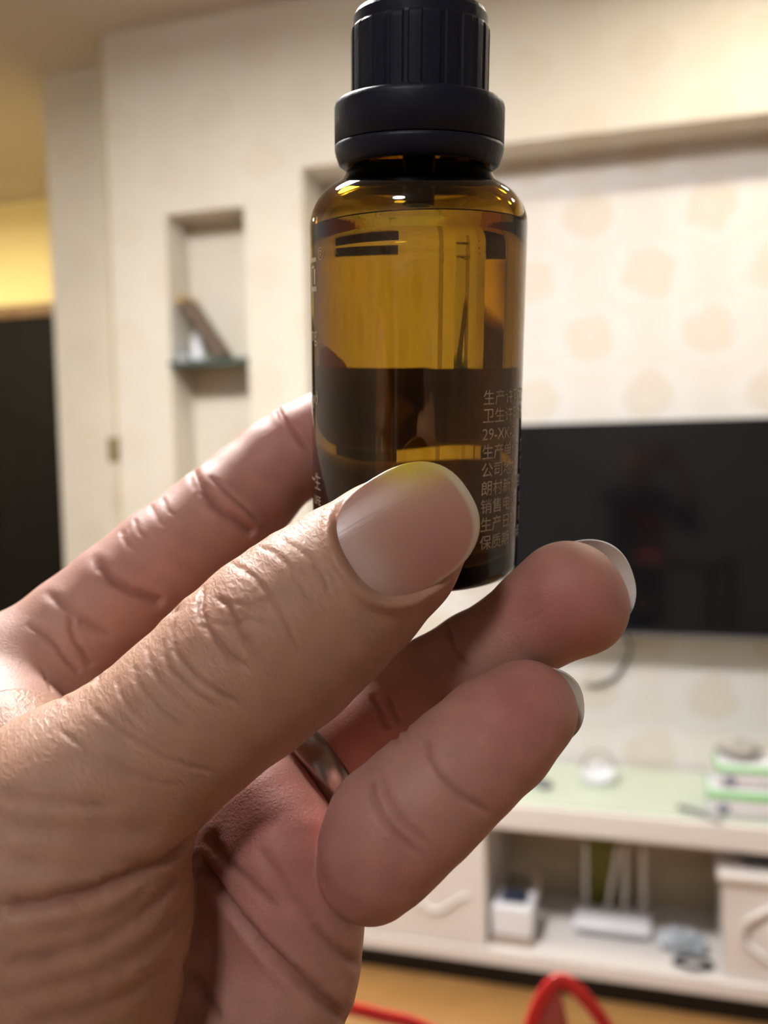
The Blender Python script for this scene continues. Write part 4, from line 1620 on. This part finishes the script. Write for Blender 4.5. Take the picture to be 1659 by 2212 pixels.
bag_c = bagpt(1180, 2480, 640)
rb = empty('red_bag', Matrix.Translation((bag_c.x, bag_c.y, TBZ)))
tag(rb, 'thin red plastic carrier bag with its looped handle standing up', 'bag')
inv = Matrix.Translation(-Vector((bag_c.x, bag_c.y, TBZ)))
lp = [inv @ bagpt(x, y) for x, y in ((1085, 2600), (1105, 2400), (1128, 2280), (1145, 2220), (1165, 2165), (1190, 2128), (1215, 2118), (1242, 2135), (1275, 2170), (1310, 2220), (1345, 2300), (1380, 2420), (1390, 2600))]
obj('handle', add_tube(bmesh.new(), [Vector(p) for p in catmull([tuple(p) for p in lp], 8)], 0.0050, 0.0012, 10, ref=tuple(fwd)), M_RED, rb, True)
fl = [inv @ bagpt(x, y, 646) for x, y in ((1150, 2260), (1165, 2180), (1192, 2135), (1208, 2130), (1220, 2180), (1238, 2260))]
bm = bmesh.new()
f0 = [bm.verts.new(p) for p in fl]; f1 = [bm.verts.new(p + Vector((0, .0008, 0))) for p in fl]
bm.faces.new(f0); bm.faces.new(f1[::-1])
for k in range(len(f0)): bm.faces.new((f0[k], f1[k], f1[(k + 1) % len(f0)], f0[(k + 1) % len(f0)]))
obj('handle_film', bm, M_REDT, rb)
l2 = [inv @ bagpt(x, y, 600) for x, y in ((700, 2168), (757, 2178), (830, 2196), (905, 2216), (1010, 2280), (1060, 2400), (1090, 2650))]
obj('handle', add_tube(bmesh.new(), [Vector(p) for p in catmull([tuple(p) for p in l2], 8)], 0.0045, 0.0012, 10, ref=tuple(fwd)), M_RED, rb, True)
# crumpled bag body standing on the table
top = 0.022
bb = bmesh.new()
nb, mb = 48, 14
R_ = []
for i in range(mb + 1):
    t = i / mb
    z = 0.0008 + (top + .015) * t
    base_r = .075 * (1 - .25 * t) if t < .6 else .075 * (1 - .15 - (t - .6) * .9)
    ring_ = []
    for k in range(nb):
        a = 2 * math.pi * k / nb
        r = base_r * (1 + .10 * math.sin(5 * a + 6 * t) * (.3 + t) + .05 * math.sin(11 * a - 9 * t)) * (0.75 if i == 0 else 1)
        ring_.append(bb.verts.new((r * math.cos(a) * 1.1, r * math.sin(a) * .55, z)))
    R_.append(ring_)
for A_, B_ in zip(R_[:-1], R_[1:]):
    for k in range(nb): bb.faces.new((A_[k], A_[(k + 1) % nb], B_[(k + 1) % nb], B_[k]))
bb.faces.new(R_[0][::-1])
obj('bag_body', bb, M_RED, rb, True)

# ================================================================== THE PERSON BEHIND THE CAMERA (millimetres, world axes)
def pieces(*seg):
    out = [seg[0][0]]
    for a, b, st in seg:
        n_ = max(1, int(round((b - a) / st)))
        out += list(a + (b - a) * np.arange(1, n_ + 1) / n_)
    return np.array(out, np.float32)


Z0 = CAMH * 1000.0
GX = pieces((-640, -370, 9), (-370, -190, 4.5), (-190, -60, 9), (-60, 110, 3), (110, 260, 9))
GY = pieces((-560, -340, 9), (-340, -130, 4.5), (-130, -75, 7), (-75, 20, 3), (20, 320, 9))
GZ = pieces((-20, Z0 - 400, 10), (Z0 - 400, Z0 - 190, 8), (Z0 - 190, Z0 + 60, 3.5))
HCX, HCY, HCZ = -285.0, -245.0, Z0 - 85.0           # head centre


def full():
    return np.full((len(GX), len(GY), len(GZ)), BIG, np.float32)


def run(F_, chains, k):
    for ch in chains:
        for a, b in zip(ch[:-1], ch[1:]):
            cone_into(F_, a, b, k, 25.0)
    return F_


def grow(chains, d):
    return [[(x, y, z, r + d) for x, y, z, r in ch] for ch in chains]


SHZ = HCZ - 225
HIP = 560.0
TORSO = [[(HCX, HCY - 45, HIP, 120), (HCX, HCY - 60, HIP + 160, 112), (HCX, HCY - 55, SHZ - 60, 118), (HCX, HCY - 45, SHZ, 70)],
         [(HCX - 60, HCY - 50, HIP + 20, 110), (HCX - 70, HCY - 50, SHZ - 70, 95)], [(HCX + 60, HCY - 50, HIP + 20, 110), (HCX + 70, HCY - 50, SHZ - 70, 95)],
         [(HCX - 150, HCY - 45, SHZ - 10, 58), (HCX, HCY - 45, SHZ + 15, 62), (HCX + 150, HCY - 45, SHZ - 10, 58)]]
elbL = C2W((-215, -345, -70)) * 1000
wrL = C2W((-127, -266, 36)) * 1000
ARM_L = [[(HCX - 165, HCY - 45, SHZ - 15, 55), ((HCX - 165 + elbL.x) / 2, (HCY - 45 + elbL.y) / 2, (SHZ - 15 + elbL.z) / 2, 47), (elbL.x, elbL.y, elbL.z, 41), (wrL.x, wrL.y, wrL.z, 35)]]
ARM_R = [[(HCX + 165, HCY - 45, SHZ - 15, 55), (-20, -265, SHZ - 130, 46), (90, -225, SHZ - 190, 40), (95, -150, SHZ - 60, 37)]]
FORE_R = [[(95, -150, SHZ - 60, 34), (80, -85, Z0 - 150, 27), (62, -58, Z0 - 115, 24)]]
LEGS = [[(HCX - 80, HCY - 30, HIP - 20, 88), (HCX - 110, 120, 505, 70), (HCX - 110, 175, 470, 58), (HCX - 110, 150, 260, 52), (HCX - 110, 130, 85, 38)],
        [(HCX + 80, HCY - 30, HIP - 20, 88), (HCX + 110, 120, 505, 70), (HCX + 110, 175, 470, 58), (HCX + 110, 150, 260, 52), (HCX + 110, 130, 85, 38)]]
FEET = [[(HCX + sx * 110, 118, 42, 36), (HCX + sx * 112, 200, 34, 32), (HCX + sx * 114, 262, 28, 26)] for sx in (-1, 1)]
HEAD = [[(HCX, HCY - 12, HCZ + 25, 82), (HCX, HCY + 2, HCZ - 20, 74)], [(HCX, HCY + 18, HCZ - 45, 58), (HCX, HCY + 34, HCZ - 82, 34)],
        [(HCX, HCY - 30, HCZ - 60, 55), (HCX, HCY - 40, SHZ + 10, 56)]]
FACE = [[(HCX, HCY + 74, HCZ + 2, 7), (HCX, HCY + 90, HCZ - 28, 11)], [(HCX - 11, HCY + 80, HCZ - 31, 7), (HCX + 11, HCY + 80, HCZ - 31, 7)],
        [(HCX - 20, HCY + 63, HCZ - 55, 7), (HCX, HCY + 70, HCZ - 55, 8), (HCX + 20, HCY + 63, HCZ - 55, 7)],
        [(HCX - 83, HCY - 8, HCZ + 5, 9), (HCX - 80, HCY - 4, HCZ - 35, 9)], [(HCX + 83, HCY - 8, HCZ + 5, 9), (HCX + 80, HCY - 4, HCZ - 35, 9)],
        [(HCX - 48, HCY + 58, HCZ + 16, 9), (HCX - 16, HCY + 68, HCZ + 15, 9)], [(HCX + 48, HCY + 58, HCZ + 16, 9), (HCX + 16, HCY + 68, HCZ + 15, 9)]]
# free hand round the phone: palm at its right edge, four fingers across the front of its back, thumb on the screen side
PALM_R = [[(62, -58, Z0 - 115, 24), (50, -40, Z0 - 75, 17), (46, -30, Z0 - 45, 14)], [(60, -50, Z0 - 110, 22), (42, -36, Z0 - 95, 15)]]
FING_R = []
for q_, (zz_, ln) in enumerate(((-34, 20), (-53, 26), (-72, 24), (-90, 12))):
    FING_R.append([(46, -32, Z0 + zz_, 10), (42, -2 - 0.0, Z0 + zz_ + 4, 8.5), (26, 4.0, Z0 + zz_ + 6, 7.5), (26 - ln, 3.5, Z0 + zz_ + 6, 6.5)])
THUMB_R = [[(52, -45, Z0 - 80, 13), (38, -42, Z0 - 45, 10.5), (18, -26, Z0 - 30, 9.5), (4, -21, Z0 - 25, 8.5)]]
Fb = full()
run(Fb, TORSO, 40.0); run(Fb, LEGS, 18.0); run(Fb, FEET, 12.0); run(Fb, ARM_L, 20.0); run(Fb, ARM_R, 20.0)
run(Fb, HEAD, 22.0); run(Fb, FACE, 7.0); run(Fb, FORE_R, 8.0); run(Fb, PALM_R, 10.0); run(Fb, FING_R, 3.0); run(Fb, THUMB_R, 5.0)
for sx in (-1, 1):                                    # eye sockets
    ex = full(); cone_into(ex, (HCX + sx * 31, HCY + 84, HCZ - 1, 15), (HCX + sx * 33, HCY + 84, HCZ - 1, 15), 1.0, 20.0)
    Fb = -smin(-Fb, ex, 8.0)
# the hand closes on the phone without entering it
PH = (-56.0, 17.0, -10.5, -2.5, Z0 - 126.0, Z0 + 19.0)
dx_ = np.maximum(PH[0] - GX, GX - PH[1])[:, None, None]; dy_ = np.maximum(PH[2] - GY, GY - PH[3])[None, :, None]; dz_ = np.maximum(PH[4] - GZ, GZ - PH[5])[None, None, :]
Fb = np.maximum(Fb, -(np.maximum(np.maximum(dx_, dy_), dz_) - 0.6))
# nothing of the fingers may reach into the view of the lens
dl = np.sqrt((GX[:, None, None]) ** 2 + (GZ[None, None, :] - Z0) ** 2) - 16.0 - 0.9 * np.maximum(GY[None, :, None], 0)
Fb = np.where(GY[None, :, None] > -2.5, np.maximum(Fb, -dl), Fb).astype(np.float32)


def smooth_nets(Fx, it=3):
    V_, Q_ = surface_nets(Fx, GX.astype(np.float64), GY.astype(np.float64), GZ.astype(np.float64))
    E_ = np.concatenate([Q_[:, [0, 1]], Q_[:, [1, 2]], Q_[:, [2, 3]], Q_[:, [3, 0]]])
    D_ = np.maximum(np.bincount(E_.ravel(), minlength=len(V_)), 1)
    for _ in range(it):
        L_ = np.stack([np.bincount(E_[:, 0], V_[E_[:, 1], c], len(V_)) + np.bincount(E_[:, 1], V_[E_[:, 0], c], len(V_)) for c in range(3)], 1) / D_[:, None]
        V_ = V_ + 0.5 * (L_ - V_)
    return V_, Q_


def person_part(name, Fx, mat, label=None, parent=None):
    V_, Q_ = smooth_nets(Fx)
    me_ = np_mesh(name, V_ / 1000.0 - np.array(person.location), Q_, mat)
    if mat is M_SKIN:
        n_ = len(V_)
        a_ = me_.attributes.new('skin_colour', 'FLOAT_COLOR', 'POINT')
        a_.data.foreach_set('color', np.tile(np.array([.46, .26, .18, 1], np.float32), n_))
        a_ = me_.attributes.new('wrinkle', 'FLOAT', 'POINT'); a_.data.foreach_set('value', np.full(n_, .1, np.float32))
        a_ = me_.attributes.new('skin_co', 'FLOAT_VECTOR', 'POINT'); a_.data.foreach_set('vector', (V_ / 1.5).astype(np.float32).ravel())
    o_ = link(bpy.data.objects.new(name, me_), parent or person)
    if label: o_['label'] = label
    return o_


body_p = person_part('body', Fb, M_SKIN, 'seated body of the person')
Fs = full()
run(Fs, grow(TORSO, 9), 40.0); run(Fs, grow(ARM_L, 8), 20.0); run(Fs, grow(ARM_R, 8), 20.0)
Fs = np.maximum(Fs, (HIP - 70 - GZ)[None, None, :])
nk = full(); cone_into(nk, (HCX, HCY - 38, SHZ + 45, 66), (HCX, HCY - 40, SHZ + 120, 70), 1.0, 30.0)
Fs = np.maximum(Fs, -nk)
person_part('shirt', Fs.astype(np.float32), simple('charcoal_cotton', (0.030, 0.032, 0.040), 0.9, var=.1, scale=200), 'dark long-sleeved shirt')
Fl = full(); run(Fl, grow(LEGS, 8), 18.0); run(Fl, [[(HCX - 60, HCY - 50, HIP - 10, 125), (HCX + 60, HCY - 50, HIP - 10, 125)]], 25.0)
Fl = np.maximum(Fl, (95 - GZ)[None, None, :]); Fl = np.maximum(Fl, (GZ - HIP - 30)[None, None, :])
person_part('trousers', Fl.astype(np.float32), simple('navy_cotton', (0.025, 0.03, 0.05), 0.9, var=.1, scale=200), 'dark trousers')
Fh = full(); run(Fh, [[(HCX, HCY - 20, HCZ + 30, 89), (HCX, HCY - 34, HCZ - 15, 82)]], 10.0)
cut = (GY[None, :, None] - (HCY + 48) + 0.9 * np.maximum(HCZ + 55 - GZ, 0)[None, None, :])
Fh = np.maximum(Fh, cut); Fh = np.maximum(Fh, (HCZ - 65 - GZ)[None, None, :])
person_part('hair', Fh.astype(np.float32), simple('black_hair', (0.012, 0.010, 0.009), 0.5, var=.3, scale=300), 'short black hair')
for sx in (-1, 1):
    bme = bmesh.new(); bmesh.ops.create_uvsphere(bme, u_segments=20, v_segments=12, radius=.012)
    obj('eye', bme, simple('eye_white', (.75, .72, .68), .2), person, True, Matrix.Translation(Vector(((HCX + sx * 31) / 1000, (HCY + 60) / 1000, (HCZ - 1) / 1000)) - person.location))
del Fb, Fs, Fl, Fh, nk

# stool under the person
st = empty('stool', Matrix.Translation((HCX / 1000, (HCY - 50) / 1000, 0)))
tag(st, 'plain wooden stool the person sits on', 'stool')
SEATZ = 0.405
obj('stool_seat', lathe([(0, SEATZ - .03), (.17, SEATZ - .03), (.175, SEATZ - .02), (.175, SEATZ - .005), (.17, SEATZ), (0, SEATZ)], 40), M_TBL, st, True)
for k in range(4):
    a = math.pi / 4 + k * math.pi / 2
    obj('leg', add_tube(bmesh.new(), [(.15 * math.cos(a), .15 * math.sin(a), 0), (.12 * math.cos(a), .12 * math.sin(a), SEATZ - .0305)], .016, n=12), M_TBL, st, True)

# phone whose lens takes the picture
ph = empty('phone', Matrix.Translation(((PH[0] + PH[1]) / 2000, (PH[2] + PH[3]) / 2000, PH[4] / 1000)))
tag(ph, 'slim dark phone held upright in the free hand', 'phone')
w2, h2 = (PH[1] - PH[0]) / 2000, (PH[5] - PH[4]) / 1000
obj('phone_body', box(-w2, w2, -.0036, .0036, 0, h2, .003, 3), simple('dark_aluminium', (.05, .05, .055), .35, metal=.7), ph)
obj('phone_screen', box(-w2 + .004, w2 - .004, -.0041, -.0037, .012, h2 - .012), M_SCREEN, ph)
